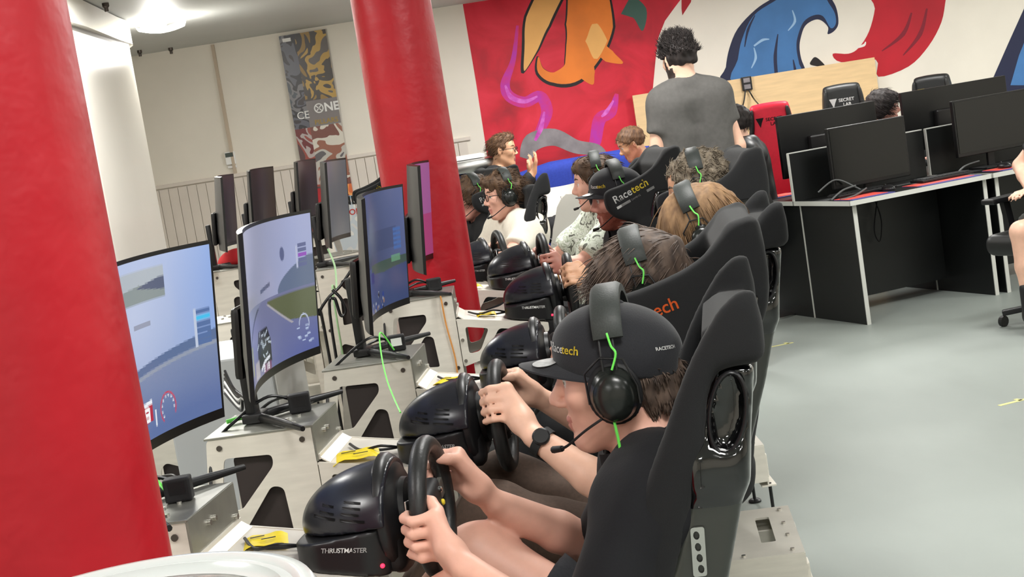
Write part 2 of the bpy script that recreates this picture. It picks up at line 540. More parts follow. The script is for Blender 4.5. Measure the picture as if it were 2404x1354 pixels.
# wainscot boards on the back wall, cap rail above
WZ = 1.425
bm_ = MB(); bm_.box((0, 0, 0), (.076, .016, WZ - .03), ch=.003); bme = bm_.mesh('wainscot_board'); bme.materials.append(M_wallpink)
xx = -3.2
while xx < -.2:
    o = obj('wainscot_board', bme, None, WALLB, loc=(xx, WY1 - .007, (WZ - .03) / 2)); xx += .0805
bm_ = MB(); bm_.box((-1.7, WY1 - .012, WZ - .005), (3.1, .03, .03), ch=.004); bm_.build('cap_rail', M_wallpink, WALLB)
bm_ = MB(); bm_.box((-2.17, WY1 - .012, 1.97), (.028, .026, 1.12), ch=.004); bm_.build('wall_batten', mat('beige_conduit', rgb(196, 180, 160), .6), WALLB)
# round cornered white partition on the left
def round_outline():
    P = [(-2.02, 6.3), (-2.10, 8.0), (-2.17, 9.1)]
    for k in range(9):
        a = k / 8 * math.pi / 2
        P.append((-2.62 + .44 * math.cos(a), 9.35 + .62 * math.sin(a)))
    return P + [(-3.25, 9.97), (-3.25, 6.3)]
PO = round_outline()
def extr(poly, z0, z1):
    n = len(poly); vs = [(x, y, z0) for x, y in poly] + [(x, y, z1) for x, y in poly]
    fs = [tuple(range(n))[::-1], tuple(range(n, 2 * n))] + [(i, (i + 1) % n, n + (i + 1) % n, n + i) for i in range(n)]
    return MB().add(vs, fs)
PW = struct('wall_partition', extr(PO, 0, 2.36).mesh('wall_partition', True, 40), M_white)
tag(PW, 'white partition with rounded corner beside the near red column')
def infl(poly, d):
    c = Vector((-2.9, 7.6)); return [tuple(Vector(p) + (Vector(p) - c).normalized() * d) for p in poly]
struct('trim_1', extr(infl(PO, .045), 2.385, CEIL - .01).mesh('trim_1', True, 40), M_white)
struct('trim_2', extr(PO, 2.36, 2.385).mesh('trim_2', True, 40), mat('shadow_gap_paint', rgb(150, 148, 142), .6))
# panelled door in the partition face
def on_part(y):                                  # x of the partition face at depth y
    for (x0, y0), (x1, y1) in zip(PO, PO[1:]):
        if y0 <= y <= y1: return x0 + (x1 - x0) * (y - y0) / (y1 - y0)
    return -2.1
b = MB()
for (y0, y1, z0, z1) in [(6.4, 7.75, 0.0, 2.02)]:
    for yy, w in ((y0, .05), (y1, .05)): b.box((on_part(yy) + .008, yy, (z0 + z1) / 2), (.03, w, z1 - z0), ch=.004)
    b.bar((on_part(y0) + .008, y0, z1), (on_part(y1) + .008, y1, z1), .03, .05)
DOOR1 = struct('door_1', b.mesh('door_1'), M_white)
b = MB(); b.bar((on_part(7.72) + .004, 6.45, 1.0), (on_part(7.72) + .004, 7.7, 1.0), .012, 1.98); b.build('door_panel', M_wallpink, DOOR1)

# ---------------------------------------------------------------- red columns
def column(x, y, r, label):
    t = empty('column', (x, y, 0), 0, label, 'column', 'red round columns')
    n = 48; prof = [(r * 1.0, 0), (r, 1.2), (r, CEIL)]
    MB().lathe([(r, .1), (r, .8), (r, 1.6), (r, CEIL)], n).build('shaft', M_red, t, True, 60)
    MB().lathe([(r + .012, 0), (r + .012, .09), (r + .004, .1), (r, .1)], n).build('plinth', M_red, t, True, 60)
    return t
_p = at(277, 640, 1.95); R1 = .16
C1 = column(_p.x - R1 * 1.03, 1.95, R1, 'thick red round column at the left edge, in front of the nearest screen')
_p = at(975, 400, 5.48)
C2 = column(_p.x + .012, 5.48, .148, 'red round column standing among the rigs in the middle')

# ---------------------------------------------------------------- rig frame
Z0 = 0.945
def rig_parts():
    """list of (name, mesh, material, [sub parts]) in rig coordinates: x towards the driver, y away from the photo's viewer"""
    out = []
    XZ = lambda y: frame((0, y, 0), (1, 0, 0), (0, 0, 1), (0, -1, 0))
    outl = rnd([(-.655, .944), (-.413, .944), (-.413, .06), (-.74, .06), (-.70, .62)], [.012, .006, .01, .01, .1])
    h1 = rnd([(-.622, .897), (-.512, .893), (-.512, .868), (-.602, .775), (-.648, .775)], [.012, .03, .02, .012, .01])
    h2 = rnd([(-.606, .722), (-.525, .822), (-.498, .815), (-.492, .712)], [.006, .014, .014, .008])
    h3 = rnd([(-.68, .56), (-.48, .64), (-.46, .62), (-.46, .42), (-.69, .30)], .02)
    h4 = rnd([(-.69, .24), (-.47, .34), (-.46, .14), (-.70, .12)], .02)
    for y in (-.12, .12):
        me = plate(outl, [h1, h2, h3, h4], .005, XZ(y)); subs = []
        for (u, v) in [(-.628, .922), (-.437, .918), (-.43, .70), (-.43, .5)]:
            s = -1 if y < 0 else 1
            bb = MB().cyl((u, y + s * .002, v), (u, y + s * .006, v), .0065, 10); subs.append(('bolt', bb.mesh('bolt', True, 40), M_bolt_dk))
        out.append(('side_plate', me, M_alu, subs))
    b = MB(); b.box((-.535, 0, Z0), (.25, .25, .005), ch=.001); subs = []
    for (u, y) in [(-.49, -.03), (-.47, .0), (-.56, .06), (-.46, -.085)]:
        subs.append(('bolt', MB().cyl((u, y, Z0 + .002), (u, y, Z0 + .007), .005, 10).mesh('bolt', True, 40), M_bolt))
    out.append(('top_plate', b.mesh('top_plate'), M_aludk, subs))
    b = MB(); b.box((-.411, 0, .905), (.005, .245, .082)); subs = []
    for y in (-.035, -.005): subs.append(('bolt', MB().cyl((-.409, y, .915), (-.402, y, .915), .0055, 10).mesh('bolt', True, 40), M_bolt))
    subs.append(('bolt', MB().cyl((-.409, .1, .885), (-.402, .1, .885), .0055, 10).mesh('bolt', True, 40), M_bolt))
    out.append(('rear_plate', b.mesh('rear_plate'), M_aludk, subs))
    b = MB(); b.bar((-.41, -.118, .872), (-.41, .118, .872), .012, .012); out.append(('angle_strip', b.mesh('angle_strip'), M_alu, []))
    # wheel deck, sloping towards the driver, with folded sides
    b = MB(); b.bar((-.412, 0, .858), (-.11, 0, .802), .245, .005); out.append(('wheel_deck', b.mesh('wheel_deck'), M_alu, []))
    b = MB(); b.bar((-.408, 0, .872), (-.385, 0, .856), .235, .003); out.append(('deck_flange', b.mesh('deck_flange'), M_alu, []))
    for y in (-.123, .123):
        o1 = rnd([(-.41, .862), (-.10, .804), (-.10, .775), (-.20, .745), (-.41, .70)], [.004, .004, .01, .02, .01])
        hA = rnd([(-.385, .832), (-.305, .815), (-.345, .745), (-.385, .74)], .012); hB = rnd([(-.27, .81), (-.17, .79), (-.22, .765), (-.315, .752)], .012)
        me = plate(o1, [hA, hB], .005, XZ(y)); subs = []
        for (u, v) in [(-.40, .79), (-.40, .72)]:
            s = -1 if y < 0 else 1
            subs.append(('bolt', MB().cyl((u, y + s * .002, v), (u, y + s * .008, v), .006, 10).mesh('bolt', True, 40), M_bolt))
        out.append(('deck_side', me, M_alu, subs))
    b = MB(); b.box((-.535, 0, .66), (.15, .2, .46), ch=.006); out.append(('dark_infill_box', b.mesh('dark_infill_box'), mat('dark_brown_infill', rgb(46, 38, 36), .6), []))  # added dark box so the side cutouts look dark inside
    # base
    for y in (-.165, .165):
        b = MB(); b.box((-.08, y, .225), (1.30, .05, .08), ch=.004); out.append(('base_rail', b.mesh('base_rail'), M_alu, []))
    hS = rnd([(.455, -.10), (.495, -.10), (.495, .13), (.455, .13)], .006)
    me = plate(rnd([(.02, -.22), (.56, -.22), (.56, .22), (.02, .22)], .006), [hS], .006, frame((0, 0, .302), (1, 0, 0), (0, 1, 0), (0, 0, 1))); subs = []
    for (x, y) in [(.53, -.19), (.53, -.06), (.53, .05), (.53, .18), (.40, -.2)]:
        subs.append(('bolt', MB().cyl((x, y, .304), (x, y, .31), .006, 10).mesh('bolt', True, 40), M_bolt))
    out.append(('seat_base_plate', me, M_alu, subs))
    for y in (-.218, .218):
        b = MB(); b.box((.29, y, .24), (.54, .005, .12)); out.append(('base_flange', b.mesh('base_flange'), M_alu, []))
    b = MB(); b.box((.558, 0, .235), (.005, .44, .135)); b.box((.56, 0, .165), (.05, .44, .005)); out.append(('rear_flange', b.mesh('rear_flange'), M_alu, []))
    for (x, y) in [(.565, -.2), (.565, .2), (-.68, -.165), (-.68, .165)]:
        b = MB(); b.lathe([(.024, 0), (.024, .006), (.018, .011), (.006, .013), (.006, .17 if x > 0 else .19)], 18, Matrix.Translation((x, y, 0)))
        out.append(('levelling_foot', b.mesh('levelling_foot', True, 40), M_blk, []))
    b = MB(); b.bar((-.62, 0, .22), (-.40, 0, .30), .36, .006); out.append(('pedal_deck', b.mesh('pedal_deck'), M_alu, []))
    for y in (-.1, 0, .1):
        b = MB(); b.bar((-.47, y, .29), (-.53, y, .45), .05, .012, .003, upv=(1, 0, 0)); b.bar((-.44, y, .27), (-.49, y, .30), .03, .03); out.append(('pedal', b.mesh('pedal'), M_bolt_dk, []))
    # uprights of the wheel deck
    for y in (-.10, .10):
        b = MB(); b.bar((-.36, y, .70), (-.36, y, .16), .03, .03); out.append(('upright', b.mesh('upright'), M_alu, []))
    return out
RIGP = rig_parts()
def rig_frame(x, y, rz, label, group='aluminium simulator frames', zs=1.0):
    t = empty('simulator_frame', (x, y, 0), rz, label, 'simulator frame', group); t.scale = (1, 1, zs)
    for (n, me, m, subs) in RIGP:
        p = obj(n, me, m, t)
        for (sn, sme, sm) in subs: obj(sn, sme, sm, p)
    return t

# ---------------------------------------------------------------- curved monitor (origin on the block top under the panel; +x faces the driver)
MR, MW, MH = 1.0, .612, .362
MTILT = rad(6); MT = [MTILT]
def mon_pt(x, y, z):
    MTILT = MT[0]
    "panel coordinates -> monitor coordinates (tilted forward, panel centre 0.277 above the base)"
    s, c = math.sin(MTILT), math.cos(MTILT)
    return (x * c + z * s, y, .277 - x * s + z * c)
def arc(y): return MR - math.sqrt(MR * MR - y * y)
def monitor_parts():
    MTILT = MT[0]
    out = []
    N = 24; vs = []; fs = []
    for i in range(N + 1):
        y = -MW / 2 + MW * i / N; x = arc(y); e = 1 - abs(2 * y / MW) ** 4
        tb = .010 + .006 * e
        for (dx, z) in [(0, -MH / 2), (0, MH / 2), (-tb, MH / 2 - .004), (-tb - .006 * e, .0), (-tb - .008 * e, -.09), (-tb, -MH / 2 + .004)]:
            vs.append(mon_pt(x + dx, y, z))
    for i in range(N):
        for k in range(6):
            a = i * 6 + k; c = i * 6 + (k + 1) % 6; fs.append((a, a + 6, c + 6, c))
    fs.append((0, 1, 2, 3, 4, 5)); fs.append(tuple(N * 6 + k for k in (5, 4, 3, 2, 1, 0)))
    out.append(('housing', MB().add(vs, fs).mesh('housing', True, 30), M_bezel))
    b = MB(); s0 = mon_pt(-.024, 0, -.075)
    b.box(s0, (.022, .34, .16), Matrix.Rotation(MTILT, 4, 'Y'), ch=.012); out.append(('rear_hump', b.mesh('rear_hump', True, 40), M_mback))
    b = MB(); b.bar(mon_pt(-.07, 0, -.06), (-.075, 0, .02), .05, .022, .006, upv=(1, 0, 0)); out.append(('stand_neck', b.mesh('stand_neck', True, 40), M_blk))
    b = MB(); b.box((-.07, 0, .012), (.05, .07, .022), ch=.006)
    for s in (-1, 1):
        b.tube([(-.07, 0, .012), (.02, s * .11, .010), (.09, s * .2, .007)], [.011, .010, .006], 8)
    out.append(('stand_foot', b.mesh('stand_foot', True, 50), M_blk))
    return out
MONP = {6: monitor_parts()}
def screen_mesh(img):
    MTILT = MT[0]
    """img: (H,W,3) linear colours, row 0 = top, col 0 = near (left) edge"""
    H, W, _ = img.shape
    sw, sh = MW - .016, MH - .028
    ys = np.linspace(-sw / 2, sw / 2, W + 1); zs = np.linspace(sh / 2, -sh / 2, H + 1) + .006
    P = np.zeros((H + 1, W + 1, 3))
    ax = MR - np.sqrt(MR ** 2 - ys ** 2) + .0012
    s, c = math.sin(MTILT), math.cos(MTILT)
    P[..., 0] = (ax * c)[None, :] + (zs * s)[:, None]; P[..., 1] = ys[None, :]; P[..., 2] = .277 - (ax * s)[None, :] + (zs * c)[:, None]
    I = np.arange((H + 1) * (W + 1)).reshape(H + 1, W + 1)
    q = np.stack([I[:-1, :-1], I[1:, :-1], I[1:, 1:], I[:-1, 1:]], -1).reshape(-1, 4)
    me = np_mesh('screen', P.reshape(-1, 3), q)
    a = me.color_attributes.new('picture', 'FLOAT_COLOR', 'CORNER')
    col = np.ones((H * W, 4, 4), np.float32); col[:, :, :3] = img.reshape(-1, 1, 3)
    a.data.foreach_set('color', col.ravel())
    return me
def screen_mat(name, strength, rough=.22):
    if name in MATS: return MATS[name]
    m = bpy.data.materials.new(name); m.use_nodes = True; nt = m.node_tree; bs = nt.nodes['Principled BSDF']
    bs.inputs['Base Color'].default_value = (.006, .006, .007, 1); bs.inputs['Roughness'].default_value = rough
    at_ = nt.nodes.new('ShaderNodeVertexColor'); at_.layer_name = 'picture'
    nt.links.new(at_.outputs['Color'], bs.inputs['Emission Color']); bs.inputs['Emission Strength'].default_value = strength
    MATS[name] = m; return m
M_off = mat('dark_screen', rgb(12, 13, 13), .2)
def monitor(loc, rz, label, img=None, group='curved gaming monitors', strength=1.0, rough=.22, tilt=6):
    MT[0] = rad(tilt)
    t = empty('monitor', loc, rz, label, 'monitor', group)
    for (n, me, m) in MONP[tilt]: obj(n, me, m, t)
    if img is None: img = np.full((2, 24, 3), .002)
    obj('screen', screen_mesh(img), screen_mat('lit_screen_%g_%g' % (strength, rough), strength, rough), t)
    return t

# ---------------------------------------------------------------- racing wheel: base, collar, rim (origin at wheel centre)
def seat_uv(): pass
def wheel_parts():
    out = []
    zc = 0.0
    # body (rig coordinates relative to the wheel centre at z .885)
    v = Vol((-.27, -.14, -.12), (-.02, .14, .13), .004)
    v.ell((-.062, 0, -.004), (.180, .114, .102), clip=[((-.066, 0, 0), (1, 0, -.06))])
    v.half((0, 0, .010), (.10, 0, -1))
    up = v.mesh('upper_shell', smooth_it=2)
    v = Vol((-.27, -.14, -.12), (-.02, .14, .13), .004)
    v.box((-.150, 0, -.03), (.092, .112, .2), .058)
    v.half((0, 0, .008), (-.10, 0, 1)); v.half((0, 0, -.101), (-.185, 0, -1)); v.half((-.066, 0, 0), (1, 0, -.06))
    lo = v.mesh('lower_shell', smooth_it=2)
    subs = []
    for (x, z, w) in [(-.172, .032, .03), (-.169, .043, .024), (-.125, .034, .034), (-.122, .044, .034), (-.12, .053, .032)]:
        b = MB(); b.bar((x - w / 2, -.1, z - .1 * (x + .15)), (x + w / 2, -.1, z - .1 * (x + .15 + w)), .004, .0042)
        me = b.mesh('vent_slot'); 
        bmx = bmesh.new(); bmx.from_mesh(me); bmesh.ops.subdivide_edges(bmx, edges=bmx.edges[:], cuts=3); bmx.to_mesh(me); bmx.free()
        conform(me, up, (0, 1, 0), .0008); subs.append(('vent_slot', me, M_txtk))
    # seam groove shown as its own thin dark bands
    for (x0, x1) in [(-.2, -.155), (-.145, -.098)]:
        b = MB(); b.bar((x0, -.12, .022 - .1 * (x0 + .15)), (x1, -.12, .022 - .1 * (x1 + .15)), .003, .005)
        me = b.mesh('vent_slot'); bmx = bmesh.new(); bmx.from_mesh(me); bmesh.ops.subdivide_edges(bmx, edges=bmx.edges[:], cuts=3); bmx.to_mesh(me); bmx.free()
        conform(me, up, (0, 1, 0), .0008); subs.append(('vent_slot', me, M_txtk))
    out.append(('upper_shell', up, M_navy, subs))
    me = text('THRUSTMASTER', .0118, frame((-.184, -.16, -.028), (1, 0, -.10), (.25, 0, 1), (0, -1, 0)), .0002, .012, 0, space=.92)
    conform(me, lo, (0, 1, 0), .0008)
    subs = [('badge', me, M_txtw)]
    me2 = MB().lathe([(.004, 0), (.004, .003), (.002, .005)], 10, frame((-.082, -.1, -.066), (1, 0, 0), (0, 0, 1), (0, -1, 0))).mesh('indicator', True, 60)
    subs.append(('indicator', me2, M_led))
    out.append(('lower_shell', lo, M_blk, subs))
    v = Vol((-.11, -.13, -.14), (-.02, .13, .13), .004)
    v.box((-.075, 0, -.05), (.03, .085, .04), .02); v.half((0, 0, -.101), (-.185, 0, -1))
    out.append(('clamp_block', v.mesh('clamp_block'), M_blkm, []))
    AX = frame((-.072, 0, .0), (0, 1, 0), (-.06, 0, 1), (1, 0, .06))          # lathe axis along +x
    b = MB(); b.lathe([(.100, -.012), (.108, -.006), (.108, .004), (.102, .012), (.088, .016), (.080, .022), (.060, .024), (.058, .034), (.04, .036)], 40, AX)
    out.append(('collar', b.mesh('collar', True, 40), M_blk, []))
    b = MB(); b.lathe([(.024, .03), (.024, .07)], 24, AX); b.lathe([(.035, .055), (.04, .06), (.04, .068), (.03, .074)], 24, AX)
    out.append(('shaft', b.mesh('shaft', True, 40), M_blkm, []))
    # rim in plane x=0
    r0, rt = .113, .0165
    pts = [(0, r0 * math.sin(a), r0 * math.cos(a)) for a in np.linspace(0, 2 * math.pi, 73)[:-1]]
    b = MB(); b.tube(pts, rt, 14, closed=True); out.append(('rim', b.mesh('rim', True, 60), M_leather, []))
    b = MB()
    for ang, w in ((90, .034), (-90, .034), (180, .028)):
        a = rad(ang); b.bar((-.004, .025 * math.sin(a), .025 * math.cos(a)), (-.002, (r0 - .006) * math.sin(a), (r0 - .006) * math.cos(a)), w, .010, .003, upv=(1, 0, 0))
    out.append(('spokes', b.mesh('spokes'), M_aludk, []))
    v = Vol((-.04, -.07, -.07), (.03, .07, .07), .004); v.box((-.006, 0, 0), (.016, .048, .042), .012); v.box((.002, 0, -.03), (.012, .026, .025), .01, k=.01)
    hub = v.mesh('hub'); subs = []
    for (y, z, c) in [(-.03, .02, M_led), (.03, .02, M_silver), (-.03, -.005, M_silver), (.03, -.005, M_txty), (.0, -.045, M_silver)]:
        mm = mat('button_red', rgb(190, 30, 40), .4) if c is M_led else c
        subs.append(('button', MB().lathe([(.006, 0), (.006, .004), (.004, .006)], 12, frame((.009, y, z), (0, 1, 0), (0, 0, 1), (1, 0, 0))).mesh('button', True, 40), mm))
    out.append(('hub', hub, M_blkm, subs))
    for s in (-1, 1):
        b = MB(); b.bar((-.028, s * .02, .012), (-.03, s * .078, .03), .035, .003, .001, upv=(1, 0, 0)); out.append(('paddle', b.mesh('paddle'), M_silver, []))
    return out
WHP = wheel_parts()
def racing_wheel(loc, rz, label, turn=0.0):
    t = empty('steering_controller', loc, rz, label, 'steering controller', 'force feedback racing wheels')
    for (n, me, m, subs) in WHP:
        p = obj(n, me, m, t)
        if turn and n in ('rim', 'spokes', 'hub', 'paddle'): p.rotation_euler = (turn, 0, 0)
        for (sn, sme, sm) in subs: obj(sn, sme, sm, p)
    return t

# ---------------------------------------------------------------- racing seats (rig coordinates)
def oval(cx, cz, a, b_, ang, n=28):
    c, s = math.cos(ang), math.sin(ang)
    return [(cx + a * math.cos(t) * c - b_ * math.sin(t) * s, cz + a * math.cos(t) * s + b_ * math.sin(t) * c) for t in np.linspace(0, 2 * math.pi, n + 1)[:-1]]
def back_line(z):      # rear face of the seat at height z
    return np.interp(z, [.30, .45, .60, .77, .95, 1.06, 1.22, 1.27], [.32, .37, .43, .495, .552, .575, .598, .60])
def seat_parts(kind):
    out = []; h = .009
    top = 1.215 if kind == 'A' else 1.25
    # outer glossy shell
    v = Vol((-.2, -.30, .20), (.70, .30, 1.34), h)
    zz = np.linspace(.36, top, 9)
    backp = [(back_line(z), z) for z in zz] + [(back_line(z) - .03, z) for z in zz[::-1]]
    v.poly(backp, -.21, .21, .012, .0)
    if kind == 'A':
        sp = [(.24, .36), (.34, .62), (.43, .82), (.47, .92), (.50, 1.03), (.545, 1.12), (.57, 1.2)] + [(back_line(z) + .012, z) for z in (1.215, 1.1, 1.0, .9, .77, .6, .45, .36)]
    else:
        sp = [(.24, .36), (.34, .62), (.42, .82), (.43, .95), (.46, 1.06), (.50, 1.15), (.54, 1.24)] + [(back_line(z) + .012, z) for z in (1.25, 1.1, 1.0, .9, .77, .6, .45, .36)]
    for s in (-1, 1):
        v.poly(sp, s * .195, s * .238, .012, .03)
        v.box((.515, s * .215, .955), (.045, .035, .035), .018, k=.03)
    v.poly([(-.10, .42), (-.07, .36), (.28, .28), (.36, .34), (.38, .44), (.28, .40), (-.04, .50)], -.235, .235, .015, .03)
    for s in (-1, 1):
        v.poly([(-.12, .50), (-.07, .36), (.28, .27), (.36, .34), (.475, .75), (.41, .78), (.28, .62), (.08, .55)], s * .205, s * .24, .012, .02)
    hole = oval(.545, 1.045, .026, .062, rad(-14))
    for s in (-1, 1):
        v.poly(hole, s * .212, s * .3, .002, 0, 's')
    v.poly([(.3, 1.0), (.3, 1.14), (.7, 1.14), (.7, 1.0)], -.11, -.05, .01, 0, 's'); v.poly([(.3, 1.0), (.3, 1.14), (.7, 1.14), (.7, 1.0)], .05, .11, .01, 0, 's')
    v.half((0, 0, 1.115), (0, 0, 1))
    shell = v.mesh('shell', smooth_it=2)
    face_mats(shell, [(1, lambda c: c[:, 2] < .90)])
    out.append(('shell', shell, [M_gloss, M_satin], []))
    # upholstery
    v = Vol((-.2, -.32, .20), (.70, .32, 1.36), h)
    if kind == 'A':
        wing = [(.24, .62), (.32, .78), (.388, .92), (.445, 1.03), (.485, 1.11), (.535, 1.185), (.575, 1.225), (.612, 1.228), (.617, 1.13), (.585, 1.115), (.54, 1.11), (.515, 1.06), (.505, 1.0), (.475, .92), (.43, .80), (.36, .62)]
        for s in (-1, 1): v.poly(smooth_poly(wing, 2), s * .205, s * .252, .022, .02)
    else:
        wing = [(.24, .62), (.32, .78), (.37, .92), (.395, 1.0), (.36, 1.015), (.315, 1.035), (.285, 1.07), (.28, 1.115), (.295, 1.142), (.36, 1.155), (.45, 1.182), (.51, 1.216), (.55, 1.252), (.58, 1.265), (.612, 1.262), (.622, 1.16), (.61, 1.08), (.58, 1.03), (.52, 1.0), (.475, .92), (.43, .80), (.36, .62)]
        for s in (-1, 1):
            v.poly(smooth_poly(wing, 2), s * .175, s * .228, .022, .02); v.poly([(.24, .62), (.32, .78), (.37, .92), (.40, 1.0), (.52, 1.02), (.475, .92), (.43, .8), (.36, .62)], s * .205, s * .248, .02, .03)
        v.poly([(.515, 1.21), (.56, 1.262), (.605, 1.262), (.60, 1.10), (.56, 1.06), (.54, 1.1)], -.2, .2, .02, .03)
        for s in (-1, 1):
            v.ell((.49, s * .186, 1.245), (.07, .022, .016), k=.006, op='s', M=Matrix.Rotation(rad(-22), 3, 'Y'))
    bp = [(back_line(z) - .025, z) for z in np.linspace(.40, top - (.045 if kind == 'A' else .005), 8)] + [(back_line(z) - .07, z) for z in np.linspace(.40, top - .05, 8)[::-1]]
    v.poly(bp, -.17, .17, .015, .02)
    tp = top - (.04 if kind == 'A' else 0)
    v.poly([(back_line(1.10) + .014, 1.10), (back_line(tp) + .012, tp), (back_line(tp) - .05, tp), (back_line(1.1) - .05, 1.10)], -.2, .2, .018, .02)
    v.poly([(-.10, .47), (-.06, .41), (.27, .35), (.32, .42), (.28, .45), (-.04, .53)], -.2, .2, .02, .02)
    for s in (-1, 1): v.poly([(-.10, .53), (-.06, .42), (.28, .36), (.35, .45), (.41, .66), (.30, .66), (.08, .58)], s * .17, s * .215, .02, .02)
    v.poly([(.3, 1.0), (.3, 1.13), (.7, 1.13), (.7, 1.0)], -.11, -.05, .01, .005, 's'); v.poly([(.3, 1.0), (.3, 1.13), (.7, 1.13), (.7, 1.0)], .05, .11, .01, .005, 's')
    uph = v.mesh('upholstery', smooth_it=2)
    out.append(('upholstery', uph, M_fab, []))
    for s in (-1, 1):
        b = MB(); b.tube([(x, s * .242, z) for x, z in oval(.545, 1.045, .028, .065, rad(-14), 30)], .004, 6, closed=True)
        out.append(('slot_trim', b.mesh('slot_trim', True, 60), M_blk, []))
        XZs = frame((0, s * .243, 0), (1, 0, 0), (0, 0, 1), (0, -1, 0))
        me = plate(rnd([(.462, .87), (.484, .87), (.478, .79), (.456, .79)], .005), [oval(.47, z, .005, .007, 0, 10) for z in (.857, .838, .82, .802)], .004, XZs)
        out.append(('side_bracket', me, M_silver, []))
    for (bx, by) in ((.08, -.2), (.08, .2), (.28, -.2), (.28, .2)):
        out.append(('mounting_bracket', MB().bar((bx, by, .305), (bx, by, .40), .04, .006).mesh('mounting_bracket'), M_blk, []))
    return out, uph
SEATP = {k: seat_parts(k) for k in 'AB'}
def seat_text(uph, colors, bar, x0, z0, size, slope=.36):
    """lettering on the near head wing"""
    res = []; al = math.atan(slope)
    ux = (math.cos(al), 0, math.sin(al)); uz = (-math.sin(al), 0, math.cos(al))
    t1 = text('Race', size, frame((x0, -.26, z0), ux, uz, (0, -1, 0)), .0002, .01)
    w = max((v.co - Vector((x0, -.26, z0))).dot(Vector(ux)) for v in t1.vertices) + size * .05
    t2 = text('tech', size, frame((x0 + ux[0] * w, -.26, z0 + ux[2] * w), ux, uz, (0, -1, 0)), .0002, .01)
    for me, m in ((t1, colors[0]), (t2, colors[1])):
        conform(me, uph, (0, 1, 0), .001); res.append(('lettering', me, m))
    if bar:
        L = w * 2.05
        p0 = Vector((x0, -.26, z0)) - Vector(uz) * size * .42
        for (a, c) in ((0, .36), (.8, 1.0)):
            b = MB(); A = p0 + Vector(ux) * L * a; B = p0 + Vector(ux) * L * c
            b.bar(A, B, .0004, size * .24); me = b.mesh('print_bar'); 
            bmx = bmesh.new(); bmx.from_mesh(me); bmesh.ops.subdivide_edges(bmx, edges=bmx.edges[:], cuts=5, use_grid_fill=True); bmx.to_mesh(me); bmx.free()
            conform(me, uph, (0, 1, 0), .001); res.append(('print_bar', me, M_txtw))
        t3 = text('GAMING', size * .26, frame(tuple(p0 + Vector(ux) * L * .38 - Vector(uz) * size * .09), ux, uz, (0, -1, 0)), .0002, .0)
        conform(t3, uph, (0, 1, 0), .001); res.append(('lettering', t3, M_txtw))
    return res
TXT_WY = seat_text(SEATP['B'][1], (M_txtw, M_txty), True, .318, 1.088, .042)
TXT_OR = seat_text(SEATP['B'][1], (M_txto, M_txto), False, .290, 1.072, .039, .25)
def racing_seat(x, y, rz, kind, label, txt=None, zs=1.0, dx=0.0):
    t = empty('racing_chair', (x + dx * math.cos(rz), y + dx * math.sin(rz), 0), rz, label, 'racing chair', 'black bucket seats')
    t.scale = (1, 1, zs)
    for (n, me, m, subs) in SEATP[kind][0]:
        obj(n, me, m, t)
    for (n, me, m) in (txt or []): obj(n, me, m, t)
    return t

# ---------------------------------------------------------------- the ring of simulators
RIGS = {1: (-.20, 2.53, 9), 2: (-.065, 3.24, 6.5), 3: (.12, 3.97, 6), 4: (.205, 5.05, 0), 5: (.15, 5.95, -5), 6: (-.03, 6.6, -12), 7: (-.33, 7.6, -25), 8: (-.49, 8.35, -30)}
ZS = {4: 1.04, 5: 1.05, 6: 1.04}
SDX = {3: .01, 4: .08, 5: -.03, 6: .05, 7: -.05}
def W(i, p):
    x, y, a = RIGS[i]; a = rad(a)
    return np.array([x + p[0] * math.cos(a) + p[1] * math.sin(a), y - p[0] * math.sin(a) + p[1] * math.cos(a), p[2]])
WHO = {1: 'the nearest driver in a black cap', 2: 'the dark haired driver with a wristwatch', 3: 'the driver with long brown hair',
       4: 'the grey curly haired driver', 5: 'the bearded driver in a black cap', 6: 'the driver in a pale patterned shirt',
       7: 'the driver in a white T-shirt and glasses', 8: 'the driver in a black striped jacket'}
KIND = {1: 'A', 2: 'B', 3: 'A', 4: 'B', 5: 'B', 6: 'A', 7: 'A', 8: 'B'}
for i, (x, y, a) in RIGS.items():
    rz = -rad(a)
    rig_frame(x, y, rz, 'bare aluminium simulator frame used by ' + WHO[i], zs=ZS.get(i, 1))
    racing_wheel((x, y, .886 * ZS.get(i, 1)), rz, 'black racing wheel and base steered by ' + WHO[i], turn={1: rad(8), 2: rad(-10)}.get(i, 0))
    racing_seat(x, y, rz, KIND[i], 'black bucket seat holding ' + WHO[i], {2: TXT_OR, 5: TXT_WY, 8: TXT_WY, 4: TXT_WY}.get(i), ZS.get(i, 1), SDX.get(i, 0))

# ---------------------------------------------------------------- screen pictures
def canvas(w=150, h=84):
    yy, xx = np.mgrid[0:h, 0:w]; return (xx + .5) / w, (yy + .5) / h
def C3(r, g, b): return np.array([lin(r), lin(g), lin(b)])
def paint(img, mask, col, a=1.0):
    mk = (mask.astype(float) if mask.dtype == bool else mask)[..., None] * a
    img[:] = img * (1 - mk) + np.array(col) * mk
def seg(u, v, pts, w, asp=1.78):
    m = np.zeros(u.shape, bool)
    for (a, b_) in zip(pts, pts[1:]):
        ax, ay = a[0] * asp, a[1]; dx, dy = b_[0] * asp - ax, b_[1] - ay
        t = np.clip(((u * asp - ax) * dx + (v - ay) * dy) / (dx * dx + dy * dy + 1e-9), 0, 1)
        m |= np.hypot(u * asp - ax - dx * t, v - ay - dy * t) < w
    return m
DIG = {'0': 'abcdef', '1': 'bc', '2': 'abged', '7': 'abc', '8': 'abcdefg', '5': 'afgcd', '9': 'abcdfg', '3': 'abgcd'}
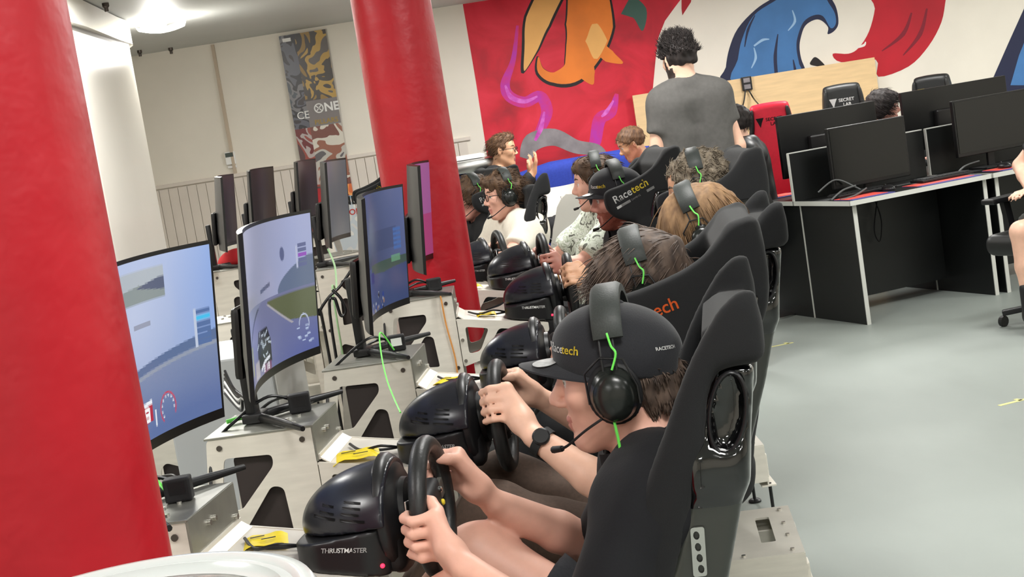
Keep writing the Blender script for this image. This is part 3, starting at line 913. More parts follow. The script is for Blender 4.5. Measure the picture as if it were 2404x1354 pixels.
def digit(u, v, ch, x, y, w, h, t):
    S = {'a': ((0, 0), (1, 0)), 'b': ((1, 0), (1, .5)), 'c': ((1, .5), (1, 1)), 'd': ((0, 1), (1, 1)), 'e': ((0, .5), (0, 1)), 'f': ((0, 0), (0, .5)), 'g': ((0, .5), (1, .5))}
    m = np.zeros(u.shape, bool)
    for s in DIG[ch]:
        a, b_ = S[s]; m |= seg(u, v, [(x + a[0] * w, y + a[1] * h), (x + b_[0] * w, y + b_[1] * h)], t)
    return m
def aa(img):
    h, w = img.shape[0] // 2 * 2, img.shape[1] // 2 * 2; i = img[:h, :w]
    return (i[::2, ::2] + i[1::2, ::2] + i[::2, 1::2] + i[1::2, 1::2]) / 4
def pic1():
    u, v = canvas(400, 224); img = np.zeros(u.shape + (3,))
    top, low = C3(178, 192, 226), C3(160, 176, 212)
    img[:] = top + (low - top) * np.clip(v / .6, 0, 1)[..., None]
    paint(img, np.clip((u - .75) / .25, 0, 1), C3(120, 158, 222), .6)
    paint(img, np.clip(1 - np.hypot((u - .5) * 1.3, v - .3) / .4, 0, 1), C3(205, 212, 230), .5)
    # road: grey-blue, wall band sweeping right
    horizon = .62 + .10 * (1 - u) ** 1.4 - .06 * u
    paint(img, v > horizon, C3(126, 140, 172))
    paint(img, np.clip((v - horizon) / .35, 0, 1) * (v > horizon), C3(88, 108, 158), .9)
    band = (v > horizon - .045 * u - .01) & (v < horizon + .01)
    paint(img, band, C3(92, 112, 150)); paint(img, (v > horizon + .015) & (v < horizon + .035), C3(150, 158, 172), .8)
    # rear view mirror
    paint(img, (u > .30) & (u < .73) & (v > .06) & (v < .235), C3(176, 184, 192))
    paint(img, (u > .30) & (u < .73) & (v > .14 + .12 * np.abs(u - .56)) & (v < .235), C3(140, 150, 150))
    paint(img, (np.abs(v - .155) < .035 * np.clip((u - .54) / .16, 0, 1)) & (u < .73), C3(90, 98, 122))
    paint(img, (np.abs(u - .56) < .06) & (np.abs(v - .36) < .014), C3(150, 156, 176))
    # leader board
    for k in range(6):
        paint(img, (u > .90) & (u < .975) & (np.abs(v - (.385 + k * .036)) < .014), C3(70, 190, 235) if k == 1 else C3(86, 112, 160))
    paint(img, (u > .885) & (u < .899) & (v > .36) & (v < .59), C3(190, 200, 220))
    # speed, gear and dial
    arc_ = .80 + .16 * np.clip(.58 - u, 0, 1)
    paint(img, (u > .36) & (u < .585) & (v > arc_) & (v < arc_ + .10), C3(178, 44, 66))
    paint(img, (u > .36) & (u < .585) & (v > arc_ - .018) & (v < arc_ + .006), C3(232, 236, 242))
    for k, ch in enumerate('207'):
        paint(img, digit(u, v, ch, .40 + k * .04, .855, .026, .05, .009), C3(240, 238, 240))
    paint(img, digit(u, v, '8', .53, .83, .03, .06, .011), C3(245, 245, 245))
    rr = np.hypot((u - .69) * 1.78, v - .87); ang = np.degrees(np.arctan2(v - .87, (u - .69) * 1.78))
    paint(img, (np.abs(rr - .088) < .005) & ((ang < 30) | (ang > 130)), C3(200, 60, 80))
    for k in range(9):
        a_ = rad(140 + k * 28); paint(img, np.hypot((u - .69) * 1.78 - .07 * math.cos(a_), v - .87 - .07 * math.sin(a_)) < .007, C3(225, 228, 235))
    paint(img, (u > .46) & (u < .478) & (v > .9), C3(160, 190, 228)); paint(img, (np.abs(u - .605) < .005) & (v > .85) & (v < .94), C3(220, 225, 235))
    return img
def pic2():
    u, v = canvas(400, 224); img = np.zeros(u.shape + (3,))
    a, b_ = C3(142, 140, 150), C3(168, 176, 214)
    img[:] = a + (b_ - a) * np.clip(u * 1.3 - .1 + .1 * v, 0, 1)[..., None]
    hz = .50
    hill = (u > .66) & (v > .50 - .20 * np.clip((u - .66) / .3, 0, 1) ** .6) & (v < .56)
    paint(img, hill, C3(102, 116, 144))
    paint(img, v > hz + .02, C3(118, 122, 158))
    paint(img, np.clip((v - .6) / .4, 0, 1) * np.clip((u - .3) / .7, 0, 1), C3(84, 98, 168), .8)
    ex = .47 + (v - .5) * .22
    gr = (v > .54) & (u > .52 + 1.25 * np.clip(v - .56, 0, 1) ** .95) & (v < .60 + .17 * u)
    paint(img, gr, C3(98, 104, 74)); 
    paint(img, (np.abs(u - (.52 + 1.25 * np.clip(v - .56, 0, 1) ** .95)) < .012) & (v > .56) & (v < .76), C3(176, 172, 178))
    lf = (v > .52) & (u < .44 - 1.15 * np.clip(v - .52, 0, 1) ** .8)
    paint(img, lf, C3(128, 134, 164)); paint(img, (np.abs(u - (.44 - 1.15 * np.clip(v - .52, 0, 1) ** .8)) < .02) & (v > .55) & (v < .8), C3(74, 80, 106))
    paint(img, (np.abs(u - .5) < .07) & (np.abs(v - .44 + (u - .5) * .2) < .014), C3(96, 104, 134))
    paint(img, (np.hypot((u - .73) * 2.2, (v - .25) * 1.0) < .05), C3(96, 104, 142))
    # leader board
    for k in range(5): paint(img, (u > .88) & (u < .95) & (np.abs(v - (.22 + k * .035)) < .014), C3(150, 80, 190) if k == 2 else C3(98, 106, 150))
    paint(img, (u > .86) & (u < .875) & (v > .22) & (v < .38), C3(190, 196, 222))
    for k in range(8): paint(img, (u > .035) & (u < .10) & (np.abs(v - (.26 + k * .042)) < .012), C3(112, 112, 142), .8)
    # car
    car = (np.abs(u - .415) < .115 - .05 * np.clip((.8 - v) / .12, 0, 1)) & (v > .70) & (v < .95)
    paint(img, car, C3(34, 36, 44))
    rn = np.random.RandomState(4)
    for _ in range(16):
        cx, cy = rn.uniform(.33, .5), rn.uniform(.72, .88)
        paint(img, seg(u, v, [(cx, cy), (cx + rn.uniform(-.04, .04), cy + rn.uniform(-.03, .03))], .007), C3(196, 208, 220), .9)
    paint(img, (np.abs(u - .13) < .028) & (v > .74) & (v < .93), C3(150, 156, 110)); 
    paint(img, (np.abs(u - .27) < .05) & (v > .88) & (v < .99), C3(172, 168, 176))
    paint(img, seg(u, v, [(.36, .96), (.42, .925), (.5, .91)], .012), C3(225, 228, 236)); paint(img, (u > .4) & (u < .52) & (v > .94), C3(120, 70, 110))
    for k, ch in enumerate('218'): paint(img, digit(u, v, ch, .40 + k * .035, .95, .018, .035, .006), C3(232, 228, 235))
    rr = np.hypot((u - .89) * 1.78, v - .80); ang = np.degrees(np.arctan2(v - .80, (u - .89) * 1.78))
    paint(img, (np.abs(rr - .075) < .005) & (ang < 20), C3(200, 210, 235))
    for _ in range(10): cx, cy = rn.uniform(.82, .96), rn.uniform(.8, .95); paint(img, seg(u, v, [(cx, cy), (cx + .02, cy)], .006), C3(190, 205, 235))
    return img
def pic3():
    u, v = canvas(360, 200); img = np.zeros(u.shape + (3,))
    a, b_ = C3(40, 44, 66), C3(104, 118, 168)
    img[:] = a + (b_ - a) * np.clip(u - v * .3, 0, 1)[..., None]
    paint(img, v > .62, C3(66, 82, 128))
    paint(img, (v > .60) & (v < .70 - .1 * np.abs(u - .7)) & (u > .45), C3(70, 92, 84)); paint(img, (u > .82) & (u < .93) & (np.abs(v - .61) < .03), C3(120, 180, 140), .7)
    paint(img, (v > .25) & (v < .60) & (u > .4) & (u < .9) & (np.abs(v - .42) < .09), C3(66, 76, 112), .5)
    paint(img, (u > .42) & (u < .5) & (v > .66) & (v < .75), C3(40, 52, 120))
    for k in range(5): paint(img, (u > .86) & (u < .95) & (np.abs(v - (.36 + k * .04)) < .014), C3(80, 120, 190))
    paint(img, np.clip(1 - np.abs(u - .22 - .05 * v) / .03, 0, 1), C3(150, 150, 160), .7); paint(img, np.clip(1 - np.abs(u - .34) / .02, 0, 1) * (v > .45), C3(140, 110, 110), .6)  # reflection streaks of the room painted into the picture
    rn = np.random.RandomState(9)
    for _ in range(40):
        cx, cy = rn.uniform(.05, .7), rn.uniform(.86, 1.0)
        paint(img, np.hypot((u - cx) * 1.78, v - cy) < rn.uniform(.008, .025), [C3(190, 196, 205), C3(40, 70, 150), C3(26, 28, 40), C3(150, 120, 110)][rn.randint(4)])
    return img
def pic4():
    u, v = canvas(60, 40); img = np.zeros(u.shape + (3,)); img[:] = C3(150, 92, 150)
    paint(img, v > .55, C3(160, 60, 110), .8); return img  # red column's reflection painted in as the screen picture
MON = {1: (pic1, 1.0), 2: (pic2, .86), 3: (pic3, .68), 4: (pic4, .8)}
SCR = {1: 'showing a pale blue racing track, partly behind the red column', 2: 'showing a misty track and dark car, second from the near column',
       3: 'with dark blue picture and painted in room reflections, left of the middle column', 4: 'seen almost edge on, red column reflection painted in, before the middle column'}
for i in (1, 2, 3, 4):
    fn, st = MON[i]
    p = W(i, (-.50, .04 if i == 3 else 0, Z0 * ZS.get(i, 1) + .004))
    monitor(tuple(p), -rad(RIGS[i][2] if i < 4 else .8), 'curved monitor ' + SCR[i], aa(fn()), strength=st)

# ---------------------------------------------------------------- people
def V3(*a): return np.array(a, float)
def unit(v): v = np.array(v, float); return v / (np.linalg.norm(v) + 1e-12)
def skin(name, r, g, b): return mat('skin_' + name, rgb(r, g, b), .48, var=.07, scale=22, bump=.06, bscale=160, sss=.05)
M_eye = mat('eye_white', rgb(225, 220, 214), .2); M_iris = mat('eye_iris', rgb(50, 42, 40), .15)
M_lens = mat('spectacle_lens', (1, 1, 1, 1), .02, trans=1.0, ior=1.05, alpha=.25)
def head_axes(fwd, up=(0, 0, 1)):
    f = unit(fwd); l = unit(np.cross(up, f)); u = np.cross(f, l)
    return np.stack([f, l, u], 1)                   # columns forward, left, up
def ik(S, Wr, L1, L2, pole):
    d = Wr - S; D = min(np.linalg.norm(d), (L1 + L2) * .995); d = unit(d)
    a = (L1 * L1 - L2 * L2 + D * D) / (2 * D); hh = math.sqrt(max(L1 * L1 - a * a, 1e-6))
    p = np.array(pole, float); p = unit(p - d * (p @ d))
    return S + d * a + p * hh
def add_head(v, hc, M, s=1.0, nose=1.0, jaw=1.0):
    P = lambda *p: hc + M @ (np.array(p) * s)
    def E(c, r, k=.02, op='u'): v.ell(P(*c), np.array(r) * s, k, op, M)
    def K(a, b, ra, rb, k=.015): v.cap(P(*a), P(*b), ra * s, rb * s, k)
    E((-.014, 0, .032), (.098, .076, .084), .0)
    E((.030, 0, -.040), (.060, .058 * jaw, .080), .035)
    E((.040, 0, .045), (.048, .060, .048), .03)
    E((.068, 0, -.104), (.022, .026 * jaw, .018), .025)
    for y in (-1, 1):
        K((-.012, y * .056 * jaw, -.045), (.056, y * .024 * jaw, -.104), .018, .015, .025)
        K((.082, y * .010, .026), (.066, y * .046, .026), .009, .008, .014)
        E((.060, y * .042, -.018), (.024, .020, .022), .02)
        E((.096, y * .030, .008), (.016, .017, .011), .008, 's')
        E((.074, y * .030, .006), (.0125, .0125, .0125), .002)
        K((.064, y * .030, .018), (.084, y * .030, .017), .006, .005, .006)
    K((.086, 0, .016), (.104 + .006 * nose, 0, -.026), .008, .0105 * nose, .012)
    for y in (-1, 1): E((.098, y * .010, -.033), (.012, .009, .008), .006)
    E((.087, 0, -.062), (.011, .022, .0065), .008)
    E((.085, 0, -.075), (.010, .019, .007), .008)
    E((.098, 0, -.0685), (.010, .024, .0012), .003, 's')
    for y in (-1, 1):
        E((-.008, y * .079, -.004), (.017, .009, .031), .006)
        E((-.002, y * .089, .000), (.009, .006, .018), .004, 's')
def grip_hand(v, g, t, n, b, wr, k=.010, s=1.08, thumb=True):
    """fingers close around a rim at g: t = along the rim (index side), n = palm side, b = wrapping direction"""
    rho = .0260
    pos = lambda u, th, r=rho: g + t * u + (n * math.cos(th) + b * math.sin(th)) * r
    kn = []
    for u, r, sp in ((.034, .0088, 0), (.0115, .0092, 6), (-.0115, .0088, 3), (-.033, .0076, -6)):
        q = [pos(u * 1.02, rad(-4 + sp), .040), pos(u, rad(58 + sp), .034), pos(u * .97, rad(120 + sp), .0265), pos(u * .94, rad(172 + sp), .0255)]
        v.chain(q, [r * 1.12 * s, r * 1.02 * s, r * .94 * s, r * .82 * s], .003)
        kn.append(q[0])
    ax = unit(wr - (kn[1] + kn[2]) / 2)
    side = unit(np.cross(ax, n)); side = side if side @ t > 0 else -side
    for j, (kp, o) in enumerate(zip(kn, (.016, .006, -.006, -.015))):
        w = wr + side * o * .8
        v.cap(kp, w, .0112 * s, .0135 * s, .012)
    v.ell((kn[0] + kn[3]) / 2 * .45 + wr * .55 - n * .006, V3(.026, .03, .026), .02)
    if thumb:
        base = wr * .62 + kn[0] * .38 + side * .016 - n * .008
        m1 = pos(.034, rad(-38), .033); m2 = pos(.046, rad(-80), .0285); m3 = pos(.050, rad(-112), .0265)
        v.chain([base, m1, m2, m3], [.0155 * s, .0115 * s, .0100 * s, .0082 * s], .012)
def open_hand(v, wr, d, n, s=1.0, side=1, curl=.35, spread=.12):
    """relaxed hand: d = pointing direction, n = out of the palm, thumb on +(d x n)*side"""
    d = unit(d); n = unit(n - d * (np.dot(n, d))); x = np.cross(d, n) * side
    kn = [wr + d * .082 * s + x * o * s for o in (.030, .010, -.010, -.029)]
    for kp, o in zip(kn, (.016, .006, -.006, -.015)): v.cap(kp, wr + d * .01 + x * o * s, .0115 * s, .014 * s, .012)
    for i, (kp, L, r) in enumerate(zip(kn, (.070, .078, .072, .056), (.0086, .0090, .0086, .0075))):
        q = [kp]; a = curl * .6
        dd = unit(d + x * (1.5 - i) * spread * .5)
        for f in (.45, .32, .23):
            q.append(q[-1] + (dd * math.cos(a) + n * math.sin(a)) * L * f * s); a += curl
        v.chain(q, [r * 1.08 * s, r * s, r * .93 * s, r * .8 * s], .004)
    b0 = wr + d * .022 * s + x * .018 * s
    v.chain([b0, b0 + (d * .03 + x * .026 + n * .012) * s, b0 + (d * .062 + x * .034 + n * .02) * s, b0 + (d * .084 + x * .03 + n * .026) * s], [.0145 * s, .0115 * s, .0098 * s, .008 * s], .012)
def hair_strands(b, pts, nrm, hc, M, n, L, r, comb, lift, seed, droop=.3, wave=0.0):
    rn = random.Random(seed); N = len(pts)
    for _ in range(n):
        i = rn.randrange(N); p = V3(*pts[i]); nn = V3(*nrm[i])
        loc = M.T @ (p - hc)
        c = M @ np.array(comb(loc))
        d = unit(c - nn * (c @ nn) * .8 + nn * lift + V3(rn.gauss(0, .09), rn.gauss(0, .09), rn.gauss(0, .09)))
        l = L * rn.uniform(.6, 1.2); q = [p - nn * .004]; side = unit(np.cross(nn, d)); ph = rn.uniform(0, 6.28)
        for k in range(3):
            dd = d + V3(0, 0, -droop * (k + 1) / 3) - nn * (.12 * k) + side * wave * math.sin(ph + k * 1.7)
            q.append(q[-1] + unit(dd) * l / 3)
        b.tube(q, [r, r, r * .75, r * .15], 3, caps=False)
def add_hair(root, O, hc, M, st, s=1.0):
    """st: dict with ops (list of ('u'|'s', centre, radii, k)), clips, noise, strands, material"""
    v = Vol(hc - .19, hc + .19, st.get('h', .006))
    P = lambda *p: hc + M @ (np.array(p) * s)
    for (op, c, r, k) in st['ops']: v.ell(P(*c), np.array(r) * s, k, op, M)
    for (p, n) in st.get('clips', []): v.half(P(*p), M @ np.array(n, float), 'i', .006)
    for (op, c, r, k) in st.get('post', []): v.ell(P(*c), np.array(r) * s, k, op, M)
    v.noise(st.get('amp', .003), st.get('freq', 120), st.get('seed', 1), st.get('stretch', (1, 1, 1)))
    me = v.mesh('hair', O, 1)
    if len(me.polygons) == 0: return None
    m = st['mat']
    n = len(me.vertices); co = np.zeros(n * 3); me.vertices.foreach_get('co', co); co = co.reshape(-1, 3)
    nr = np.zeros(n * 3); me.vertices.foreach_get('normal', nr); nr = nr.reshape(-1, 3)
    L = (co + O - hc) @ M / s
    keep = L[:, 2] > st.get('smin', -.2)
    b = MB(); hair_strands(b, co[keep] + O, nr[keep], hc, M, st.get('n', 500), st.get('L', .04), st.get('r', .0022), st['comb'], st.get('lift', .3), st.get('seed', 1), st.get('droop', .3), st.get('wave', 0))
    ho = obj('hair', me, m, root)
    b.v = [tuple(V3(*q) - O) for q in b.v]
    so = obj('hair_strands', b.mesh('hair_strands', True), m, ho); so['kind'] = 'stuff'
    return ho
def headset(hc, M, label, s=1.0, mic=True, top=.128, cable=None, padw=.024, mic_dir=0.0):
    O = hc.copy(); t = empty('headset', tuple(O), 0, label, 'headset', 'black gaming headsets')
    Pl = lambda *p: (M @ (np.array(p) * s))
    # headband: pad and steel hoop
    b = MB(); N = 22; rings = []
    for i in range(N + 1):
        a = math.pi * (i / N); y = .098 * math.cos(a); z = .01 + (top - .01) * math.sin(a) ** .75
        rings.append((y, z, a))
    vs = []; fs = []
    i0, i1 = 3, N - 3
    for i in range(i0, i1 + 1):
        y, z, a = rings[i]; nn = unit((0, math.cos(a), math.sin(a))); e = min(1, (i - i0 + .4) / 1.2, (i1 - i + .4) / 1.2)
        for (x, o) in [(-padw, -.002), (-padw, .010 * e), (-padw * .7, .015 * e), (padw * .7, .015 * e), (padw, .010 * e), (padw, -.002)]:
            vs.append(Pl(x - .012, y + nn[1] * o, z + nn[2] * o))
    K = 6; n = i1 - i0
    for i in range(n):
        for k in range(K): a_ = i * K + k; c_ = i * K + (k + 1) % K; fs.append((a_, c_, c_ + K, a_ + K))
    fs.append(tuple(range(K))[::-1]); fs.append(tuple(n * K + k for k in range(K)))
    MB().add(vs, fs).build('headband_pad', M_pad, t, True, 50)
    b = MB()
    for x in (-.018, .004):
        b.tube([Pl(x, .099 * math.cos(a), .0 + (top - .002) * math.sin(a) ** .75) for a in np.linspace(0, math.pi, 25)], .0022, 6)
    b.build('hoop', M_blk, t, True, 60)
    for sd in (1, -1):
        v = Vol(hc + Pl(0, sd * .085, -.01) - .075, hc + Pl(0, sd * .085, -.01) + .075, .005)
        v.ell(hc + Pl(-.006, sd * .092, -.012), V3(.040, .016, .047) * s, 0, 'u', M)
        v.ell(hc + Pl(-.006, sd * .106, -.014), V3(.034, .018, .040) * s, .008, 'u', M)
        cup = obj('ear_cup', v.mesh('ear_cup', tuple(O), 2), M_gs, t)
        v = Vol(hc + Pl(0, sd * .08, -.01) - .075, hc + Pl(0, sd * .08, -.01) + .075, .005)
        v.ell(hc + Pl(-.006, sd * .083, -.012), V3(.046, .014, .053) * s, 0, 'u', M)
        obj('ear_cushion', v.mesh('ear_cushion', tuple(O), 2), M_blkm, cup)
        b = MB(); b.tube([Pl(.034, sd * .104, -.02), Pl(.034, sd * .106, .03), Pl(.006, sd * .105, .052), Pl(-.03, sd * .105, .045), Pl(-.046, sd * .104, .0), Pl(-.046, sd * .104, -.03)], .0022, 6); b.build('yoke', M_blk, cup, True, 60)
    b = MB(); b.tube(spline([Pl(-.012, .098, .088), Pl(-.016, .106, .068), Pl(-.022, .113, .056), Pl(-.012, .118, .032)], 5), .0021, 6); b.build('lead', M_green, t, True, 60)
    if mic:
        b = MB(); b.tube(spline([Pl(.018, .108, -.045), Pl(.05, .100, -.062), Pl(.086 + mic_dir, .07, -.088), Pl(.104 + mic_dir, .045, -.098)], 6), .0026, 6)
        b.tube([Pl(.100 + mic_dir, .05, -.0965), Pl(.118 + mic_dir, .03, -.101)], [.0055, .0065], 8); b.build('microphone', M_blkm, t, True, 60)
    if cable:
        b = MB(); b.tube([V3(*q) - O for q in spline(cable, 6)], .0028, 6); b.build('cable', M_green, t, True, 60)
    return t
M_gs = mat('headset_shell', rgb(26, 29, 27), .26)
M_cap = mat('black_cap_cloth', rgb(26, 27, 32), .85, var=.15, scale=400, bump=.15, sheen=.15)
def add_cap(root, O, hc, M, s=1.0, tilt=0.0, txt=True, h=.005):
    R = np.array(Matrix.Rotation(tilt, 3, 'Y')); Mc = M @ R
    P = lambda *p: hc + Mc @ (np.array(p) * s)
    v = Vol(hc - .2, hc + .2, h)
    v.ell(P(-.010, 0, .036), V3(.113, .091, .094) * s, 0, 'u', Mc)
    v.ell(P(.026, 0, .062), V3(.078, .074, .058) * s, .03, 'u', Mc)
    v.half(P(0, 0, .010), Mc @ V3(.0, 0, -1))
    v.ell(P(-.125, 0, .026), V3(.05, .032, .024) * s, .004, 's', Mc)
    crown = v.mesh('cap', tuple(O), 2); c = obj('cap', crown, M_cap, root)
    # brim: curved plate
    vs = []; fs = []; NU, NV = 14, 6
    for top in (0, 1):
        for i in range(NU + 1):
            a = (i / NU - .5) * 2 * 1.25
            for j in range(NV + 1):
                e = j / NV; rr = .092 + .074 * e * max(0, math.cos(a * .62)) ** .8
                x = -.012 + math.cos(a) * (rr + .016); y = math.sin(a) * (.084 + .004 * e)
                z = .030 - .012 * e - 2.4 * y * y * (1 - .2 * e) + (.0032 if top else 0)
                vs.append(P(x, y, z) - O)
    n1 = (NU + 1) * (NV + 1)
    for i in range(NU):
        for j in range(NV):
            a = i * (NV + 1) + j; q = (a, a + 1, a + NV + 2, a + NV + 1); fs.append(q); fs.append(tuple(x + n1 for x in q[::-1]))
    for i in range(NU): a = i * (NV + 1) + NV; fs.append((a, a + n1, a + n1 + NV + 1, a + NV + 1))
    for j in range(NV):
        fs.append((j, j + n1, j + 1 + n1, j + 1)); a = NU * (NV + 1) + j; fs.append((a, a + 1, a + 1 + n1, a + n1))
    MB().add(vs, fs).build('brim', M_cap, c, True, 40)
    st = MB().lathe([(.0, 0), (.024, 0), (.024, .0008), (.0, .0008)], 24, frame((0, 0, 0), (1, 0, 0), (0, 1, 0), (0, 0, 1)), caps=False)
    sv = []
    for p in st.v:
        x = .118 + p[0]; y = .022 + p[1]; e = min(1, max(0, (x - .096) / .07))
        sv.append(P(x, y, .030 - .012 * e - 2.4 * y * y * (1 - .2 * e) + .0042 + p[2]) - O)
    st.v = [tuple(q) for q in sv]; st.build('sticker', mat('silver_sticker', rgb(190, 192, 192), .35, metal=.3, var=.2, scale=90), c, True)
    MB().lathe([(.007, 0), (.007, .003), (.003, .006)], 12, Matrix.Translation(Vector(P(-.012, 0, .129) - O)) @ Matrix(Mc.tolist()).to_4x4()).build('button', M_cap, c, True)
    if txt:
        for word, m, ang in (('Race', M_txtw, 24), ('tech', M_txty, 45)):
            a = rad(ang); fd = Mc @ V3(math.cos(a), math.sin(a), 0); rt = Mc @ V3(-math.sin(a), math.cos(a), 0); upv = Mc @ V3(0, 0, 1)
            org = P(.14 * math.cos(a) - rt @ (Mc @ V3(0, 0, 0)) * 0, .14 * math.sin(a), .052) - O - rt * .018
            me = text(word, .021, frame(tuple(org), tuple(rt), tuple(upv), tuple(fd)), .0002, .012)
            conform(me, crown, tuple(-fd), .001); obj('lettering', me, m, c)
    # band print at the back opening
    a = rad(155); fd = Mc @ V3(math.cos(a), math.sin(a), 0); rt = Mc @ V3(-math.sin(a), math.cos(a), 0)
    me = text('RACETECH', .008, frame(tuple(P(.14 * math.cos(a), .14 * math.sin(a), .058) - O - rt * .03), tuple(rt), tuple(Mc @ V3(0, 0, 1)), tuple(fd)), .0002, .02)
    conform(me, crown, tuple(-fd), .001); obj('lettering', me, M_txtw, c)
    return c

def person(label, J, sp):
    """J: joints in world coordinates; sp: look. One continuous body; clothing and hair are its children."""
    hc, M = J['head'], J['M']; s = sp.get('s', 1.0); h = sp.get('h', .006)
    base = J.get('base', (J['hipL'] + J['hipR']) / 2 * V3(1, 1, 0)); O = np.array(base, float)
    root = empty('person', tuple(O), 0, label, 'person', sp.get('group'))
    pts = np.array([np.array(J[k]) for k in J if k in ('head', 'shL', 'shR', 'elL', 'elR', 'wrL', 'wrR', 'hipL', 'hipR', 'knL', 'knR', 'anL', 'anR')])
    lo = pts.min(0) - .19; hi = pts.max(0) + .19
    zlo = sp.get('zmin'); 
    v = Vol(lo, hi, h)
    nk = J['neck']; bk = -M[:, 0]
    add_head(v, hc, M, s, sp.get('nose', 1), sp.get('jaw', 1))
    v.cap(hc + M @ V3(-.022, 0, -.055) * s, nk, .053 * s * sp.get('nk', 1), .058 * s * sp.get('nk', 1), .03)
    f = sp.get('fat', 1.0)
    for S in 'LR':
        v.cap(nk + V3(0, 0, -.01), J['sh' + S], .045, .048, .04)
        v.cap(J['sh' + S] * .72 + nk * .28 - V3(0, 0, .05), J['hip' + S], .085 * f, .085 * f, .07)
        v.cap(J['sh' + S], J['el' + S], .047 * f, .040 * f, .03)
        e, w = J['el' + S], J['wr' + S]
        v.cap(e, e * .6 + w * .4, .041 * f, .0395 * f, .012); v.cap(e * .6 + w * .4, w, .0395 * f, .0255, .012)
        hd = J['hand' + S]
        if hd[0] == 'grip': grip_hand(v, *hd[1:], w)
        elif hd[0] == 'open': open_hand(v, w, *hd[1:])
        if 'kn' + S in J:
            v.cap(J['hip' + S], J['kn' + S], .078 * f, .058 * f, .04)
            v.cap(J['kn' + S], J['kn' + S] * .55 + J['an' + S] * .45, .056 * f, .054 * f, .02); v.cap(J['kn' + S] * .55 + J['an' + S] * .45, J['an' + S], .054 * f, .036, .02)
            if 'toe' + S in J: v.cap(J['an' + S] - V3(0, 0, .03), J['toe' + S], .034, .028, .02)
    me = v.mesh('body', tuple(O), 1)
    sk = sp['skin']; lip = sp.get('lip', sk)
    mats = [sk, M_eye, M_iris, lip, sp.get('beard', sk), sp.get('blush', sk)]
    def loc(c): return (c + O - hc) @ M / s
    def r_eye(c): l = loc(c); return (np.minimum(np.hypot(np.hypot(l[:, 0] - .074, l[:, 1] - .03), l[:, 2] - .006), np.hypot(np.hypot(l[:, 0] - .074, l[:, 1] + .03), l[:, 2] - .006)) < .0142) & (l[:, 0] > .077)
    def r_iris(c): l = loc(c); return r_eye(c) & (np.minimum(np.hypot(l[:, 1] - .03, l[:, 2] - .006), np.hypot(l[:, 1] + .03, l[:, 2] - .006)) < .0058)
    def r_lip(c): l = loc(c); return (l[:, 0] > .085) & (np.abs(l[:, 1]) < .024) & (l[:, 2] < -.056) & (l[:, 2] > -.083)
    def r_beard(c): l = loc(c); return ((l[:, 2] < -.045) & (l[:, 2] > -.14) & (l[:, 0] > -.035) & ~r_lip(c) & ((l[:, 2] < -.085) | (np.abs(l[:, 1]) > .03) | ((l[:, 2] > -.058) & (l[:, 0] < .108))) & (l[:, 0] - .3 * l[:, 2] < .15)) | ((np.abs(l[:, 1]) > .055) & (l[:, 2] < .0) & (l[:, 2] > -.1) & (l[:, 0] > -.01) & (l[:, 0] < .045))
    rules = [(3, r_lip)]
    if 'beard' in sp: rules.append((4, r_beard))
    rules += [(1, r_eye), (2, r_iris)]
    face_mats(me, rules)
    body = obj('body', me, mats, root)
    # eyebrows
    if sp.get('brow', True):
        b = MB()
        for y in (-1, 1): b.tube([M @ (V3(.093, y * .012, .030) * s) + hc - O, M @ (V3(.091, y * .028, .036) * s) + hc - O, M @ (V3(.074, y * .05, .030) * s) + hc - O], [.003, .004, .002], 6)
        b.build('eyebrows', sp['hairmat'], root, True)['kind'] = 'stuff'
    # upper garment
    sh = sp['shirt']; hs = sp.get('hs', h * 1.45); g = sp.get('ease', .012)
    v = Vol(lo, hi, hs); slv = sp.get('sleeve', .72)
    mid = lambda a, b_, t: a * (1 - t) + b_ * t
    v.cap(nk + V3(0, 0, -.035), nk + V3(0, 0, -.08), .07 * f, .09 * f, .0)
    for S in 'LR':
        v.cap(nk + V3(0, 0, -.012), J['sh' + S], .050 + g * .6, .053 + g, .035)
        v.cap(J['sh' + S] * .72 + nk * .28 - V3(0, 0, .05), J['hip' + S] + V3(0, 0, .02), .092 * f + g, .094 * f + g, .08)
        if slv <= 1.0:
            c = mid(J['sh' + S], J['el' + S], slv); d = unit(J['el' + S] - J['sh' + S])
            v.cap(J['sh' + S], J['el' + S], .052 * f + g, .050 * f + g, .035, clip=[(c, d)])
        else:
            v.cap(J['sh' + S], J['el' + S], .052 * f + g, .047 * f + g, .035)
            c = mid(J['el' + S], J['wr' + S], slv - 1); d = unit(J['wr' + S] - J['el' + S])
            v.cap(J['el' + S], J['wr' + S], .047 * f + g, .034 + g * .6, .02, clip=[(c, d)])
    if sp.get('hood'):
        v.cap(nk + bk * .05 + V3(0, 0, .0), nk + bk * .08 - V3(0, 0, .1), .07, .06, .03)
    # neck opening
    nf = unit(hc - nk); v.cap(nk + nf * -.005 + M[:, 0] * .012, nk + nf * .12 + M[:, 0] * .03, .058 * sp.get('nk', 1), .07, .004, 's')
    if sp.get('vneck'):
        v.ell(nk + M[:, 0] * .085 + V3(0, 0, -.03), (.06, .05, .075), .01, 's', M)
    v.noise(sp.get('fold', .0035), sp.get('foldf', 38), sp.get('seed', 3))
    gm = obj(sp.get('garment', 't_shirt'), v.mesh('garment', tuple(O), 2), sh, root)
